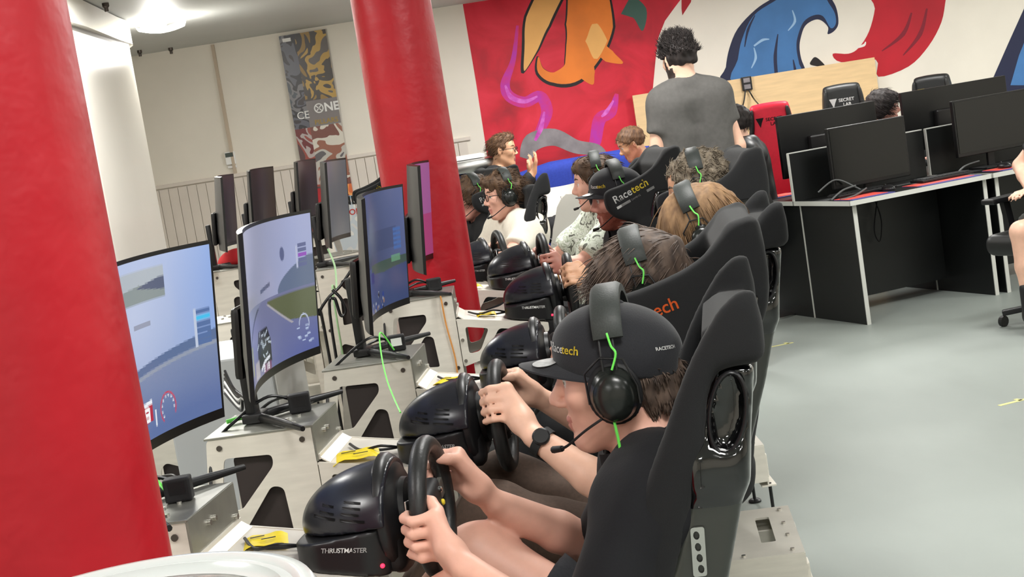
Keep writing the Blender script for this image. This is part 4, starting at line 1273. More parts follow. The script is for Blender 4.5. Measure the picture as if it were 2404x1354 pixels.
    if sp.get('collar'):
        b = MB(); ring = []; uu = unit(hc - nk); xf = unit(M[:, 0] - uu * (M[:, 0] @ uu)); yl = np.cross(uu, xf)
        N = 26; vs = []; fs = []
        for i in range(N + 1):
            a = rad(22) + (2 * math.pi - rad(44)) * i / N; rr = .066 * sp.get('nk', 1); o = xf * math.cos(a) * rr * 1.1 + yl * math.sin(a) * rr; e = unit(o)
            lowr = -.03 - .045 * max(0, math.cos(a)) ** 2
            for (dz, dr) in [(-.012, -.004), (.030, .002), (.034, .007), (lowr * .5, .026), (lowr, .034), (lowr, .030)]:
                vs.append(nk + uu * dz + o + e * dr - O + xf * .008)
        for i in range(N):
            for k in range(6): a_ = i * 6 + k; c_ = i * 6 + (k + 1) % 6; fs.append((a_, c_, c_ + 6, a_ + 6))
        MB().add([tuple(q) for q in vs], fs).build('collar', sh, gm, True, 60)
    if sp.get('lanyard'):
        uu = unit(hc - nk); xf = unit(M[:, 0] - uu * (M[:, 0] @ uu)); yl = np.cross(uu, xf)
        MB().tube([nk + uu * (.016 - .05 * max(0, math.cos(a)) ** 2) + (xf * math.cos(a) * 1.1 + yl * math.sin(a)) * .072 - O for a in np.linspace(0, 2 * math.pi, 29)[:-1]], .0045, 6, closed=True).build('lanyard', mat('blue_lanyard', rgb(36, 90, 180), .7), root, True)
    # lower garment and shoes
    if 'knL' in J and sp.get('legs', True):
        v = Vol(lo, hi, max(hs, .011)); ll = sp.get('leglen', 1.9)
        for S in 'LR':
            v.cap((J['hipL'] + J['hipR']) / 2, J['hip' + S], .105 * f, .105 * f, .04)
            if ll <= 1.0:
                c = mid(J['hip' + S], J['kn' + S], ll); d = unit(J['kn' + S] - J['hip' + S])
                v.cap(J['hip' + S], J['kn' + S], .100 * f, .088 * f, .04, clip=[(c, d)])
            else:
                v.cap(J['hip' + S], J['kn' + S], .098 * f, .076 * f, .04)
                c = mid(J['kn' + S], J['an' + S], ll - 1); d = unit(J['an' + S] - J['kn' + S])
                v.cap(J['kn' + S], J['an' + S], .074 * f, .062 * f, .025, clip=[(c, d)])
        v.noise(.004, 34, 8); obj('shorts' if ll <= 1 else 'trousers', v.mesh('trousers', tuple(O), 2), sp['pants'], root)
        if 'toeL' in J:
            for S in 'LR':
                a, tt = J['an' + S] - V3(0, 0, .035), J['toe' + S]
                v = Vol(np.minimum(a, tt) - .12, np.maximum(a, tt) + .12, .007); bkd = unit(a - tt)
                v.cap(a + bkd * .03, tt, .046, .042, 0); v.cap(a + V3(0, 0, .05), a, .046, .048, .03)
                obj('shoe', v.mesh('shoe', tuple(O), 1), sp.get('shoemat', M_rub), root)
    if 'hair' in sp:
        add_hair(root, O, hc, M, sp['hair'], s)
    if sp.get('cap'): add_cap(root, O, hc, M, s * sp.get('caps', 1), sp.get('captilt', 0), True, max(.0045, h * .8))
    if sp.get('glasses'):
        b = MB(); Q = lambda *p: M @ (np.array(p) * s) + hc - O
        for y in (-1, 1):
            ring = [Q(.104 - .25 * abs(.024 * math.cos(a)) * .3, y * .033 + .024 * math.cos(a), .004 + .018 * math.sin(a)) for a in np.linspace(0, 2 * math.pi, 19)[:-1]]
            b.tube(ring, .0022, 6, closed=True); b.tube([Q(.098, y * .056, .012), Q(.05, y * .078, .012), Q(-.005, y * .084, .008)], .002, 6)
        b.tube([Q(.106, -.010, .006), Q(.110, 0, .010), Q(.106, .010, .006)], .002, 6)
        b.build('glasses', sp['glasses'], root, True, 60)
    if 'watch' in sp:
        S = sp['watch']; w, e = J['wr' + S], J['el' + S]; d = unit(w - e); c = w - d * .022
        n = unit(sp.get('watchn', V3(0, -1, .4)) - d * np.dot(sp.get('watchn', V3(0, -1, .4)), d)); x = np.cross(d, n)
        b = MB(); ring = [c + (n * math.cos(a) + x * math.sin(a)) * .031 - O for a in np.linspace(0, 2 * math.pi, 25)[:-1]]
        vs = []; fs = []
        for i, q in enumerate(ring):
            nn = unit(q + O - c)
            for (u, r) in ((-.010, 0), (.010, 0), (.010, .003), (-.010, .003)): vs.append(tuple(q + d * u + nn * r))
        for i in range(24):
            for k in range(4): a_ = i * 4 + k; c_ = i * 4 + (k + 1) % 4; j_ = ((i + 1) % 24) * 4; fs.append((a_, c_, j_ + (k + 1) % 4, j_ + k))
        wo = MB().add(vs, fs).build('watch_strap', M_blkm, root, True, 40)
        MB().lathe([(.019, 0), (.0195, .006), (.016, .009), (.0, .009)], 20, Matrix(np.block([[np.stack([d, x, n], 1), (c + n * .030 - O)[:, None]], [np.zeros((1, 3)), np.ones((1, 1))]]).tolist())).build('watch_case', M_blk, wo, True, 40)
    return root

# ---------------------------------------------------------------- the drivers
S_pink = skin('pink', 224, 172, 152); S_fair = skin('fair', 226, 180, 156); S_rose = skin('rosy', 204, 146, 130); S_tan = skin('tan', 206, 158, 126)
L_rose = mat('lip_rose', rgb(196, 130, 118), .45); L_dark = mat('lip_dark', rgb(166, 96, 90), .45)
def hairm(name, r, g, b, r2, g2, b2): return mat('hair_' + name, rgb(r, g, b), .68, var=1, scale=60, stretch=(1, 1, .3), col2=rgb(r2, g2, b2))
H_brown = hairm('brown', 92, 68, 46, 60, 42, 30); H_dark = hairm('dark_brown', 104, 86, 74, 64, 52, 46); H_long = hairm('golden_brown', 142, 110, 76, 102, 75, 50)
H_grey = hairm('grey', 138, 126, 108, 86, 76, 64); H_black = hairm('black', 46, 38, 36, 28, 23, 23); H_red = hairm('ginger_brown', 104, 74, 48, 70, 48, 34)
B_red = mat('short_ginger_beard', rgb(164, 98, 80), .6, var=.18, scale=240); B_dark = mat('dark_beard', rgb(52, 40, 36), .7, var=.2, scale=240); B_stub = mat('light_stubble', rgb(196, 134, 112), .55, var=.12, scale=260)
C_black = mat('black_polo_cotton', rgb(10, 11, 16), .9, var=.12, scale=220, bump=.12, sheen=.03); C_white = mat('white_cotton', rgb(222, 216, 202), .85, var=.04, scale=90)
C_dk = mat('dark_jacket_cloth', rgb(19, 20, 23), .8, var=.15, scale=60); C_grey = mat('charcoal_cotton', rgb(88, 86, 84), .9, var=.08, scale=40)
C_brown = mat('brown_trouser_cloth', rgb(82, 66, 56), .85, var=.12, scale=120); C_short = mat('black_short_cloth', rgb(36, 37, 42), .9, var=.2, scale=160)
C_navy = mat('navy_cotton', rgb(40, 42, 50), .85, var=.1, scale=60)
def floral():
    m = bpy.data.materials.new('patterned_shirt_cloth'); m.use_nodes = True; nt = m.node_tree; bs = nt.nodes['Principled BSDF']; bs.inputs['Roughness'].default_value = .8
    tc = nt.nodes.new('ShaderNodeTexCoord'); w = nt.nodes.new('ShaderNodeTexNoise'); w.inputs['Scale'].default_value = 26; w.inputs['Detail'].default_value = 1.5; w.inputs['Distortion'].default_value = 1.6
    nt.links.new(tc.outputs['Object'], w.inputs['Vector']); cr = nt.nodes.new('ShaderNodeValToRGB'); cr.color_ramp.interpolation = 'CONSTANT'
    el = cr.color_ramp.elements; el[0].position = 0; el[0].color = rgb(96, 98, 88); el[1].position = .42; el[1].color = rgb(206, 214, 200)
    e = el.new(.56); e.color = rgb(170, 180, 160); e = el.new(.64); e.color = rgb(226, 230, 222)
    nt.links.new(w.outputs['Fac'], cr.inputs['Fac']); nt.links.new(cr.outputs['Color'], bs.inputs['Base Color']); return m
C_flor = floral()
def driver_joints(i, head=(.352, 0, 1.075), fdir=(-1, 0, -.04), dz=0.0, phiL=90, phiR=80, wrL=None, wrR=None, lean=0.0, sh=None):
    J = {}; w = lambda *p: W(i, p); a = rad(RIGS[i][2])
    R = np.array([[math.cos(a), math.sin(a), 0], [-math.sin(a), math.cos(a), 0], [0, 0, 1]])
    D = lambda *p: R @ np.array(p, float)
    J['head'] = w(*head); J['M'] = head_axes(D(*fdir))
    nx = head[0] + .045 + lean; zs = ZS.get(i, 1); nz = head[2] - .135
    J['neck'] = w(nx, head[1], nz)
    for S, y in (('L', -1), ('R', 1)):
        J['sh' + S] = w(nx + .0, y * .168, nz - .045)
        J['hip' + S] = w(.32 + (head[0] - .352) * .6, y * .095, .52); J['kn' + S] = w(-.04, y * .13, .69); J['an' + S] = w(-.33, y * .11, .40); J['toe' + S] = w(-.42, y * .11, .44)
        ph = rad(phiL if y < 0 else phiR); C = np.array((0, 0, .886 * zs)); r0 = .113
        o = np.array((0, y * math.sin(ph), math.cos(ph))); t = np.array((0, -y * math.cos(ph), math.sin(ph)))   # t points up along the rim
        g = C + o * r0; ax = np.array((1., 0, 0))
        n = unit(o * .62 + ax * .78); bb = unit(-ax - n * (-ax @ n))
        wp = (wrL if y < 0 else wrR)
        wl = np.array(wp) if wp is not None else g + ax * .078 + o * .048 + np.array((0, 0, -.052))
        J['wr' + S] = w(*wl); J['hand' + S] = ('grip', w(*g), D(*t), D(*n), D(*bb))
        J['el' + S] = ik(J['sh' + S], J['wr' + S], .275, .25, D(.15, y * .55, -1))
    return J
def comb_back(l): return (-.8, l[1] * 3, -.3 + l[2] * 1.5)
def comb_fwd(l): return (.8, l[1] * 4, -.3)
def comb_down(l): return (l[0] * 3, l[1] * 4, -1.0)
def comb_up(l): return (.2, l[1] * 2, 1.0)
BASEH = lambda t, k=.0: ('u', (-.014, 0, .034), (.098 + t, .077 + t, .085 + t), k)
HL = ((.070, 0, .060), (.8, 0, -.6))            # hair line
EARS = [('s', (.006, .085, -.012), (.026, .03, .034), .006), ('s', (.006, -.085, -.012), (.026, .03, .034), .006)]
NAPE = ((0, 0, -.062), (-.35, 0, -1))
def short(t, m, comb, **k):
    d = dict(ops=[BASEH(t)], clips=[HL, NAPE], post=EARS, mat=m, comb=comb, n=700, L=.035, lift=.12, r=.0015, amp=.0025, freq=150); d.update(k); return d
GRP = 'simulator drivers'
DR = {}
# 1: black cap, black polo, nearest
J = driver_joints(1, head=(.356, .0, 1.080), fdir=(-1, .02, -.03), phiL=96, phiR=78, wrL=(.083, -.190, .828), wrR=(.078, .165, .838))
for S_, y_ in (('L', -1), ('R', 1)): J['kn' + S_] = W(1, (.03, y_ * .15, .745)); J['an' + S_] = W(1, (-.30, y_ * .12, .42))
DR[1] = J
person('driver in black cap and black polo shirt gripping the nearest wheel', J, dict(skin=S_pink, lip=L_rose, hairmat=H_brown, shirt=C_black, garment='polo_shirt', collar=True, sleeve=.86, ease=.017, pants=C_short, leglen=.62, h=.005, cap=True, lanyard=True, caps=.985, captilt=rad(-9), group=GRP, nose=1.1,
    hair=dict(ops=[BASEH(.009), ('u', (-.06, 0, -.03), (.055, .06, .06), .03)], clips=[((0, 0, .012), (0, 0, 1)), ((-.02, 0, 0), (1, 0, 0)), ((0, 0, -.085), (-.3, 0, -1))], post=EARS, mat=H_dark, comb=comb_down, smin=-.2, n=900, L=.022, lift=.15, amp=.002, freq=160, h=.005)))
# 2: dark hair, watch
J = driver_joints(2, head=(.352, 0, 1.120), fdir=(-1, 0, -.16), phiL=68, phiR=74, wrL=(.085, -.185, .868)); DR[2] = J
person('dark haired driver with black wristwatch, face hidden by the seat wing', J, dict(skin=S_fair, lip=L_rose, hairmat=H_dark, shirt=C_dk, sleeve=.45, pants=C_brown, h=.006, group=GRP, watch='L', watchn=V3(-.2, -.8, .75),
    hair=short(.016, H_dark, comb_fwd, n=2200, L=.06, r=.0016, amp=.004, freq=90, ops=[BASEH(.016), ('u', (.05, 0, .055), (.055, .062, .04), .03)], clips=[((.088, 0, .048), (.72, 0, -.69)), NAPE])))
# 3: long golden brown hair
J = driver_joints(3, head=(.412, 0, 1.155), fdir=(-1, .05, -.32)); DR[3] = J
person('driver with long straight brown hair falling over the face', J, dict(skin=S_pink, lip=L_rose, hairmat=H_long, shirt=C_dk, pants=C_dk, h=.0078, group=GRP,
    hair=dict(ops=[BASEH(.018), ('u', (.02, 0, -.01), (.098, .098, .105), .03), ('u', (-.03, 0, -.05), (.08, .09, .07), .03)], clips=[((.118, 0, 0), (1, 0, -.1)), ((0, 0, -.085), (.15, 0, -1))], mat=H_long, comb=comb_down, n=2600, L=.09, r=.0016, lift=.04, amp=.003, freq=110, stretch=(1, 1, .25), droop=.5, h=.006)))
# 4: grey curls
J = driver_joints(4, head=(.487, 0, 1.195), fdir=(-1, .1, -.10), phiL=62); DR[4] = J
person('driver with grey curly hair behind the brown haired driver', J, dict(skin=S_tan, lip=L_dark, hairmat=H_grey, shirt=C_navy, pants=C_dk, sleeve=1.9, h=.0078, group=GRP, watch='L',
    hair=short(.020, H_grey, comb_back, n=2200, L=.03, r=.0018, wave=1.4, lift=.45, amp=.007, freq=120)))
# 5: black cap, ginger beard
J = driver_joints(5, head=(.335, 0, 1.150), fdir=(-1, .0, -.06), phiL=85); DR[5] = J
person('bearded driver in black cap and black polo in the lettered seat', J, dict(skin=S_rose, lip=L_dark, hairmat=H_red, beard=B_red, shirt=C_black, garment='polo_shirt', collar=True, vneck=True, pants=C_dk, h=.0078, cap=True, captilt=rad(-6), group=GRP, nk=1.1,
    hair=dict(ops=[BASEH(.003)], clips=[((0, 0, .012), (0, 0, 1)), ((-.02, 0, 0), (1, 0, 0)), NAPE], post=EARS, mat=H_red, comb=comb_down, n=200, L=.02, lift=.1, amp=.002, freq=160)))
# 6: patterned shirt
J = driver_joints(6, head=(.50, 0, 1.185), fdir=(-1, .25, -.02)); DR[6] = J
person('driver in pale green patterned shirt with brown quiff', J, dict(skin=S_pink, lip=L_rose, hairmat=H_brown, shirt=C_flor, garment='patterned_shirt', collar=True, sleeve=.85, ease=.022, pants=C_dk, h=.0078, group=GRP, jaw=1.08,
    hair=short(.014, H_brown, comb_back, n=1100, L=.045, lift=.3, ops=[BASEH(.012), ('u', (.04, 0, .085), (.06, .06, .035), .03)], clips=[((.082, 0, .05), (.72, 0, -.7)), NAPE])))
# 7: white T-shirt, glasses
J = driver_joints(7, head=(.40, 0, 1.14), fdir=(-1, .15, -.03), wrL=(.02, -.20, .92)); DR[7] = J
person('driver in white T-shirt and glasses with wavy brown hair', J, dict(skin=S_pink, lip=L_rose, hairmat=H_brown, shirt=C_white, sleeve=.6, ease=.02, pants=C_dk, h=.0085, group=GRP, glasses=M_blk, fat=1.1, jaw=1.1,
    hair=short(.020, H_brown, comb_back, n=1100, L=.05, wave=.6, lift=.25, amp=.006, freq=90, ops=[BASEH(.016), ('u', (.03, 0, .085), (.075, .065, .04), .03)], clips=[((.085, 0, .045), (.75, 0, -.66)), NAPE])))
# 8: striped jacket
J = driver_joints(8, head=(.40, 0, 1.11), fdir=(-1, .2, -.05)); DR[8] = J
P8 = person('driver in black jacket with white sleeve stripes and fringe', J, dict(skin=S_rose, lip=L_dark, hairmat=H_brown, shirt=C_dk, garment='jacket', sleeve=1.95, pants=C_dk, h=.0085, group=GRP, ease=.02,
    hair=short(.020, H_brown, comb_fwd, n=1100, L=.05, wave=.6, lift=.2, amp=.006, freq=90, ops=[BASEH(.018), ('u', (.05, 0, .06), (.06, .07, .05), .03)], clips=[((.10, 0, .02), (.8, 0, -.6)), NAPE])))
for i in DR:
    J = DR[i]
    headset(J['head'], J['M'], 'black headset with grey pad worn by ' + WHO[i], s=1.05 if i in (1, 5) else 1.0, top=.140 if i in (1, 5) else .136,
            cable=None if i != 1 else [J['head'] + J['M'] @ V3(.0, .112, -.056), J['head'] + J['M'] @ V3(.0, .115, -.12), J['head'] + J['M'] @ V3(.02, .12, -.21), J['head'] + J['M'] @ V3(.012, .15, -.30)])

# ---------------------------------------------------------------- wall paint, banner and board
def wallpoly(pts, name, m, parent, d, depth=WY1, thick=.0012, smooth=False, n=5):
    q = [at(x, y, depth) for x, y in pts]; uv = [(p.x, p.z) for p in q]
    if smooth: uv = smooth_poly(uv, n)
    uv = [(x, min(z, CEIL - .002)) for x, z in uv]
    me = plate(uv, (), thick, frame((0, depth - d, 0), (1, 0, 0), (0, 0, 1), (0, -1, 0)))
    return obj(name, me, m, parent)
def smoke_red():
    m = bpy.data.materials.new('red_mural_paint'); m.use_nodes = True; nt = m.node_tree; bs = nt.nodes['Principled BSDF']; bs.inputs['Roughness'].default_value = .6
    tc = nt.nodes.new('ShaderNodeTexCoord'); n1 = nt.nodes.new('ShaderNodeTexNoise'); n1.inputs['Scale'].default_value = 2.2; n1.inputs['Detail'].default_value = 5; n1.inputs['Distortion'].default_value = .8
    nt.links.new(tc.outputs['Object'], n1.inputs['Vector']); cr = nt.nodes.new('ShaderNodeValToRGB'); el = cr.color_ramp.elements
    el[0].position = .3; el[0].color = rgb(150, 14, 34); el[1].position = .5; el[1].color = rgb(206, 22, 48); e = el.new(.68); e.color = rgb(226, 40, 66)
    nt.links.new(n1.outputs['Fac'], cr.inputs['Fac']); nt.links.new(cr.outputs['Color'], bs.inputs['Base Color']); return m
MUR = empty('wall_mural', (0, WY1, 0), 0, 'painted wall mural of red field, blue wave and red swoosh', 'mural')
def mp(pts, name, m, d, **k):
    o = wallpoly(pts, name, m, None, d, **k); o.parent = MUR; o.location = (0, -WY1, 0); return o
M_mred = smoke_red(); M_mblue = mat('mural_mid_blue', rgb(66, 118, 176), .6, var=.14, scale=3); M_mnavy = mat('mural_navy', rgb(28, 34, 66), .6)
M_mpurp = mat('mural_purple', rgb(186, 48, 170), .6, var=.5, scale=9, col2=rgb(214, 40, 96)); M_mpink = mat('mural_pale_purple', rgb(226, 120, 214), .6, var=.4, scale=16, col2=rgb(196, 60, 176))
M_morg = mat('mural_orange', rgb(232, 128, 44), .6, var=.10, scale=4); M_mtan = mat('mural_tan', rgb(240, 182, 104), .6, var=.06, scale=4); M_mblk = mat('mural_black', rgb(24, 20, 22), .6)
M_mgrey = mat('mural_grey', rgb(140, 134, 138), .6, var=.25, scale=8); M_mdred = mat('mural_deep_red', rgb(176, 22, 40), .6, var=.2, scale=3, col2=rgb(196, 24, 44)); M_mpale = mat('mural_pale_blue', rgb(150, 186, 220), .6)
mp([(1084, -6), (1100, 90), (1117, 190), (1140, 340), (1160, 480), (1560, 480), (1536, 330), (1532, 215), (1539, 140), (1546, 87), (1561, 49), (1585, 16), (1620, -30), (1600, -90)], 'red_field', M_mred, .001)
mp([(1600, -20), (1630, -40), (1622, 5), (1602, 36), (1600, 20)], 'red_spike', M_mdred, .0012)
# abstract flame ribbon and haze where the figures of the mural stand
def ribbon(path, w, name, m, d):
    P = spline([Vector((x, y, 0)) for x, y in path], 6); L = []; Rr = []
    for i, p in enumerate(P):
        t = (P[min(i + 1, len(P) - 1)] - P[max(i - 1, 0)]).normalized(); n = Vector((-t.y, t.x, 0)); k = i / (len(P) - 1)
        ww = np.interp(k, np.linspace(0, 1, len(w)), w); L.append((p + n * ww)[:2]); Rr.append((p - n * ww)[:2])
    return mp([tuple(q) for q in L + Rr[::-1]], name, m, d)
ribbon([(1226, 172), (1246, 110), (1262, 50), (1300, -30)], [3, 22, 34, 34], 'flame_ribbon_outline', M_mblk, .0016); ribbon([(1231, 166), (1247, 112), (1262, 50), (1300, -30)], [1, 16, 28, 28], 'flame_ribbon', M_mtan, .0024)
ribbon([(1262, 132), (1268, 168), (1300, 186), (1345, 172), (1372, 120), (1385, 60), (1380, -20)], [2, 12, 16, 30, 48, 60, 50], 'flame_ribbon_outline', M_mblk, .0020); ribbon([(1264, 134), (1270, 166), (1300, 182), (1344, 168), (1370, 120), (1384, 60), (1380, -20)], [1, 8, 12, 26, 43, 55, 46], 'flame_ribbon', M_morg, .0028)
ribbon([(1372, 150), (1380, 176), (1392, 198)], [22, 18, 2], 'flame_ribbon', M_morg, .0030); ribbon([(1408, 112), (1430, 132), (1462, 148)], [14, 15, 2], 'flame_ribbon', M_morg, .0030)
ribbon([(1398, 138), (1400, 96), (1396, 56)], [4, 26, 6], 'flame_core', M_mtan, .0034)
ribbon([(1470, 10), (1500, 30), (1508, 72)], [26, 20, 2], 'flame_shadow', mat('mural_teal', rgb(62, 96, 86), .6), .0022)
ribbon([(1215, 60), (1205, 140), (1186, 196), (1196, 226), (1232, 240), (1268, 226), (1284, 262), (1266, 310)], [3, 6, 11, 13, 13, 13, 14, 10], 'smoke_trail', M_mpurp, .0020)
ribbon([(1186, 200), (1200, 228), (1232, 238), (1262, 226)], [2, 6, 5, 2], 'smoke_glow', M_mpink, .0026); ribbon([(1278, 262), (1270, 300), (1256, 330)], [2, 6, 3], 'smoke_glow', M_mpink, .0026)
ribbon([(1448, 220), (1436, 262), (1408, 280), (1398, 330), (1388, 356)], [4, 12, 15, 14, 10], 'smoke_trail', M_mpurp, .0020); ribbon([(1440, 236), (1424, 262), (1412, 274)], [2, 5, 2], 'smoke_glow', M_mpink, .0026)
ribbon([(1234, 372), (1250, 334), (1300, 322), (1352, 344), (1400, 352), (1420, 372)], [14, 22, 20, 16, 14, 10], 'grey_arc', M_mgrey, .0024)
# blue wave, red swoosh, far blue stroke
mp([(1703, 195), (1704, 158), (1712, 114), (1732, 67), (1773, 23), (1814, -4), (1880, -40), (1930, -30), (1955, 2), (1965, 25), (1968, 56), (1958, 73), (1943, 80), (1944, 64), (1928, 48), (1911, 47), (1890, 61), (1880, 88), (1877, 111), (1881, 138), (1891, 165), (1895, 195)], 'wave_outline', M_mnavy, .001, smooth=True, n=4)
mp([(1724, 195), (1732, 140), (1742, 92), (1768, 38), (1816, 4), (1880, -30), (1925, -22), (1946, 8), (1960, 32), (1962, 56), (1950, 66), (1932, 38), (1910, 36), (1886, 52), (1872, 88), (1870, 116), (1876, 150), (1884, 195)], 'wave', M_mblue, .0018, smooth=True, n=4)
for pth, w in (([(1748, 110), (1756, 70), (1772, 36)], [1, 3, 1]), ([(1822, 172), (1820, 130), (1826, 80)], [4, 4, 1]), ([(1868, 172), (1862, 140)], [4, 1])): ribbon(pth, w, 'wave_stroke', M_mnavy, .0026)
for pth, w in (([(1770, 108), (1790, 94), (1806, 92)], [2, 3, 1]), ([(1850, 72), (1866, 50), (1860, 24)], [1, 3, 1]), ([(1764, 160), (1774, 136), (1770, 112)], [1, 3, 1])): ribbon(pth, w, 'wave_highlight', M_mpale, .0026)
mp([(1955, 126), (1992, 126), (2016, 112), (2040, 74), (2054, 20), (2052, -20), (2224, -20), (2220, 0), (2210, 52), (2180, 108), (2133, 156), (2062, 180), (2056, 140), (1975, 146)], 'red_swoosh', M_mdred, .001, smooth=True, n=4)
ribbon([(2010, 112), (2028, 106), (2032, 98)], [2, 3, 1], 'swoosh_highlight', mat('mural_white', rgb(235, 230, 225), .6), .0018)
for pth in ([(2120, 130), (2160, 80), (2176, 20)], [(2070, 120), (2120, 80), (2140, 30)]): ribbon(pth, [1, 5, 2], 'swoosh_shade', mat('mural_dark_crimson', rgb(128, 18, 40), .6), .0018)
mp([(2404, 20), (2366, 104), (2330, 186), (2322, 220), (2520, 220), (2520, -60), (2440, -60)], 'navy_stroke', M_mnavy, .001); mp([(2420, 60), (2392, 130), (2372, 200), (2520, 200), (2520, 20)], 'blue_stroke', M_mblue, .0018)
mp([(1903, 152), (1906, 140), (1914, 134), (1926, 142), (1936, 156)], 'dark_mark', M_mblk, .0018, smooth=True)
# banner with comic style prints on the back wall
def collage(name, cols, sc, seed):
    m = bpy.data.materials.new(name); m.use_nodes = True; nt = m.node_tree; bs = nt.nodes['Principled BSDF']; bs.inputs['Roughness'].default_value = .35
    tc = nt.nodes.new('ShaderNodeTexCoord'); mpn = nt.nodes.new('ShaderNodeMapping'); mpn.inputs['Location'].default_value = (seed, seed * .7, seed * .3)
    n1 = nt.nodes.new('ShaderNodeTexNoise'); n1.inputs['Scale'].default_value = sc; n1.inputs['Detail'].default_value = 2; n1.inputs['Distortion'].default_value = 1.2
    nt.links.new(tc.outputs['Object'], mpn.inputs['Vector']); nt.links.new(mpn.outputs['Vector'], n1.inputs['Vector'])
    cr = nt.nodes.new('ShaderNodeValToRGB'); cr.color_ramp.interpolation = 'CONSTANT'; el = cr.color_ramp.elements
    for k, c in enumerate(cols):
        p = .30 + .4 * k / len(cols) if k else 0
        e = el[k] if k < 2 else el.new(p); e.position = p; e.color = rgb(*c)
    nt.links.new(n1.outputs['Fac'], cr.inputs['Fac']); nt.links.new(cr.outputs['Color'], bs.inputs['Base Color']); return m
BX0, BX1, BXM = -1.605, -1.21, -1.475
BAN = empty('wall_banner', (0, WY1 - .03, 0), 0, 'tall printed banner with grey, ochre and red artwork on the back wall', 'banner')
def bp(x0, x1, z0, z1, name, m, d=.001): b = MB(); b.box(((x0 + x1) / 2, -d, (z0 + z1) / 2), (x1 - x0, .003, z1 - z0)); return b.build(name, m, BAN)
bp(BX0, BXM, 1.72, 2.51, 'printed_panel', collage('print_slate', [(52, 44, 48), (90, 92, 104), (34, 32, 40), (120, 118, 122), (60, 70, 80)], 4, 1)); bp(BXM, BX1, 1.94, 2.51, 'printed_panel', collage('print_ochre', [(40, 36, 38), (150, 118, 56), (66, 60, 56), (186, 150, 72), (98, 92, 88)], 4, 4))
bp(BXM, BX1, 1.72, 1.94, 'printed_panel', mat('print_plain_grey', rgb(128, 122, 122), .4)); bp(BX0, BXM, 1.20, 1.72, 'printed_panel', collage('print_maroon', [(120, 44, 46), (88, 60, 62), (150, 70, 60), (180, 168, 166), (110, 38, 40)], 4, 8))
bp(BXM, BX1, 1.20, 1.72, 'printed_panel', collage('print_storm', [(96, 92, 96), (190, 186, 178), (150, 96, 76), (214, 208, 196), (120, 70, 60)], 3.5, 12)); bp(BX0, BXM, .55, 1.20, 'printed_panel', mat('print_red', rgb(176, 34, 44), .4, var=.3, scale=6))
bp(BXM, BX1, 1.10, 1.20, 'printed_panel', collage('print_orange', [(214, 110, 60), (236, 160, 90), (150, 60, 50), (224, 200, 190)], 5, 15)); bp(BXM, BX1, .55, 1.10, 'printed_panel', collage('print_white_blue', [(226, 224, 218), (216, 216, 214), (200, 208, 214), (230, 228, 222), (150, 184, 206)], 3, 20))
def btext(body, size, x, z, m, bold=.03): return obj('lettering', text(body, size, frame((x, -.004, z), (1, 0, 0), (0, 0, 1), (0, -1, 0)), .0004, bold), m, BAN)
def bring(x, z, r, m):
    b = MB(); b.tube([(x + r * math.cos(a), -.004, z + r * math.sin(a)) for a in np.linspace(0, 2 * math.pi, 25)[:-1]], .006, 6, closed=True)
    for a in (45, 135): b.bar((x - r * math.cos(rad(a)), -.004, z - r * math.sin(rad(a))), (x + r * math.cos(rad(a)), -.004, z + r * math.sin(rad(a))), .004, .008)
    b.build('letter_ring', m, BAN)
bring(-1.375, 1.868, .036, M_txtw); btext('NE', .10, -1.33, 1.835, M_txtw); btext('PILLARS', .058, -1.43, 1.735, mat('gold_print', rgb(170, 140, 60), .5), .01)
bring(-1.36, 1.058, .036, M_txtk); btext('NE', .10, -1.315, 1.025, M_txtk); btext('NGDOM', .07, -1.43, .935, mat('red_print', rgb(190, 60, 56), .5), .02); btext('CE', .09, -1.57, 1.80, M_txtw, .0)
b = MB(); b.box((-1.545, -.003, 2.47), (.07, .003, .03)); b.build('print_bar', M_txtw, BAN)
# room thermostat
t = empty('thermostat', tuple(at(541, 371, WY1 - .012)), 0, 'white wall thermostat with small dark display', 'thermostat')
b = MB(); b.box((0, 0, 0), (.085, .024, .11), ch=.006); b.build('case', M_txtw, t); b = MB(); b.box((-.004, -.013, .028), (.066, .003, .036)); b.build('display', mat('grey_display', rgb(74, 84, 80), .3), t)
b = MB(); b.box((.004, -.0, -.075), (.075, .014, .02), ch=.003); b.build('lower_flap', M_txtw, t)
# birch board, socket
pl, pr = at(1485, 222, 12.3), at(2055, 137, 12.3)
b = MB(); b.box(((pl.x + pr.x) / 2, 12.34, .78), (pr.x - pl.x, .036, 1.56), ch=.002); o = b.build('wood_board', M_wood); tag(o, 'long pale birch board standing against the mural wall', 'board')
t = empty('socket_box', tuple(at(1753, 196, 12.305)), 0, 'black double socket box on the birch board', 'socket')
b = MB(); b.box((0, 0, 0), (.085, .03, .115), ch=.004); b.build('case', M_blk, t)
for z in (.027, -.027): b = MB(); b.box((0, -.016, z), (.055, .004, .038), ch=.002); b.build('outlet', M_mgrey, t)
def cable(pts, r, m, label, n=6, cat='cable'):
    c = Vector(pts[0]); b = MB(); b.tube([Vector(p) - c for p in spline(pts, n)], r, 6)
    o = b.build('cable', m, None, True, 60); o.location = c; return tag(o, label, cat, 'loose cables')
A_ = lambda x, y, Y: tuple(at(x, y, Y))
cable([A_(1750, 212, 12.29), A_(1746, 240, 12.27), A_(1738, 264, 12.2)], .006, M_blk, 'black lead hanging left from the socket box'); cable([A_(1758, 212, 12.29), A_(1770, 232, 12.2), A_(1782, 246, 11.6)], .006, M_blk, 'black lead hanging right from the socket box')

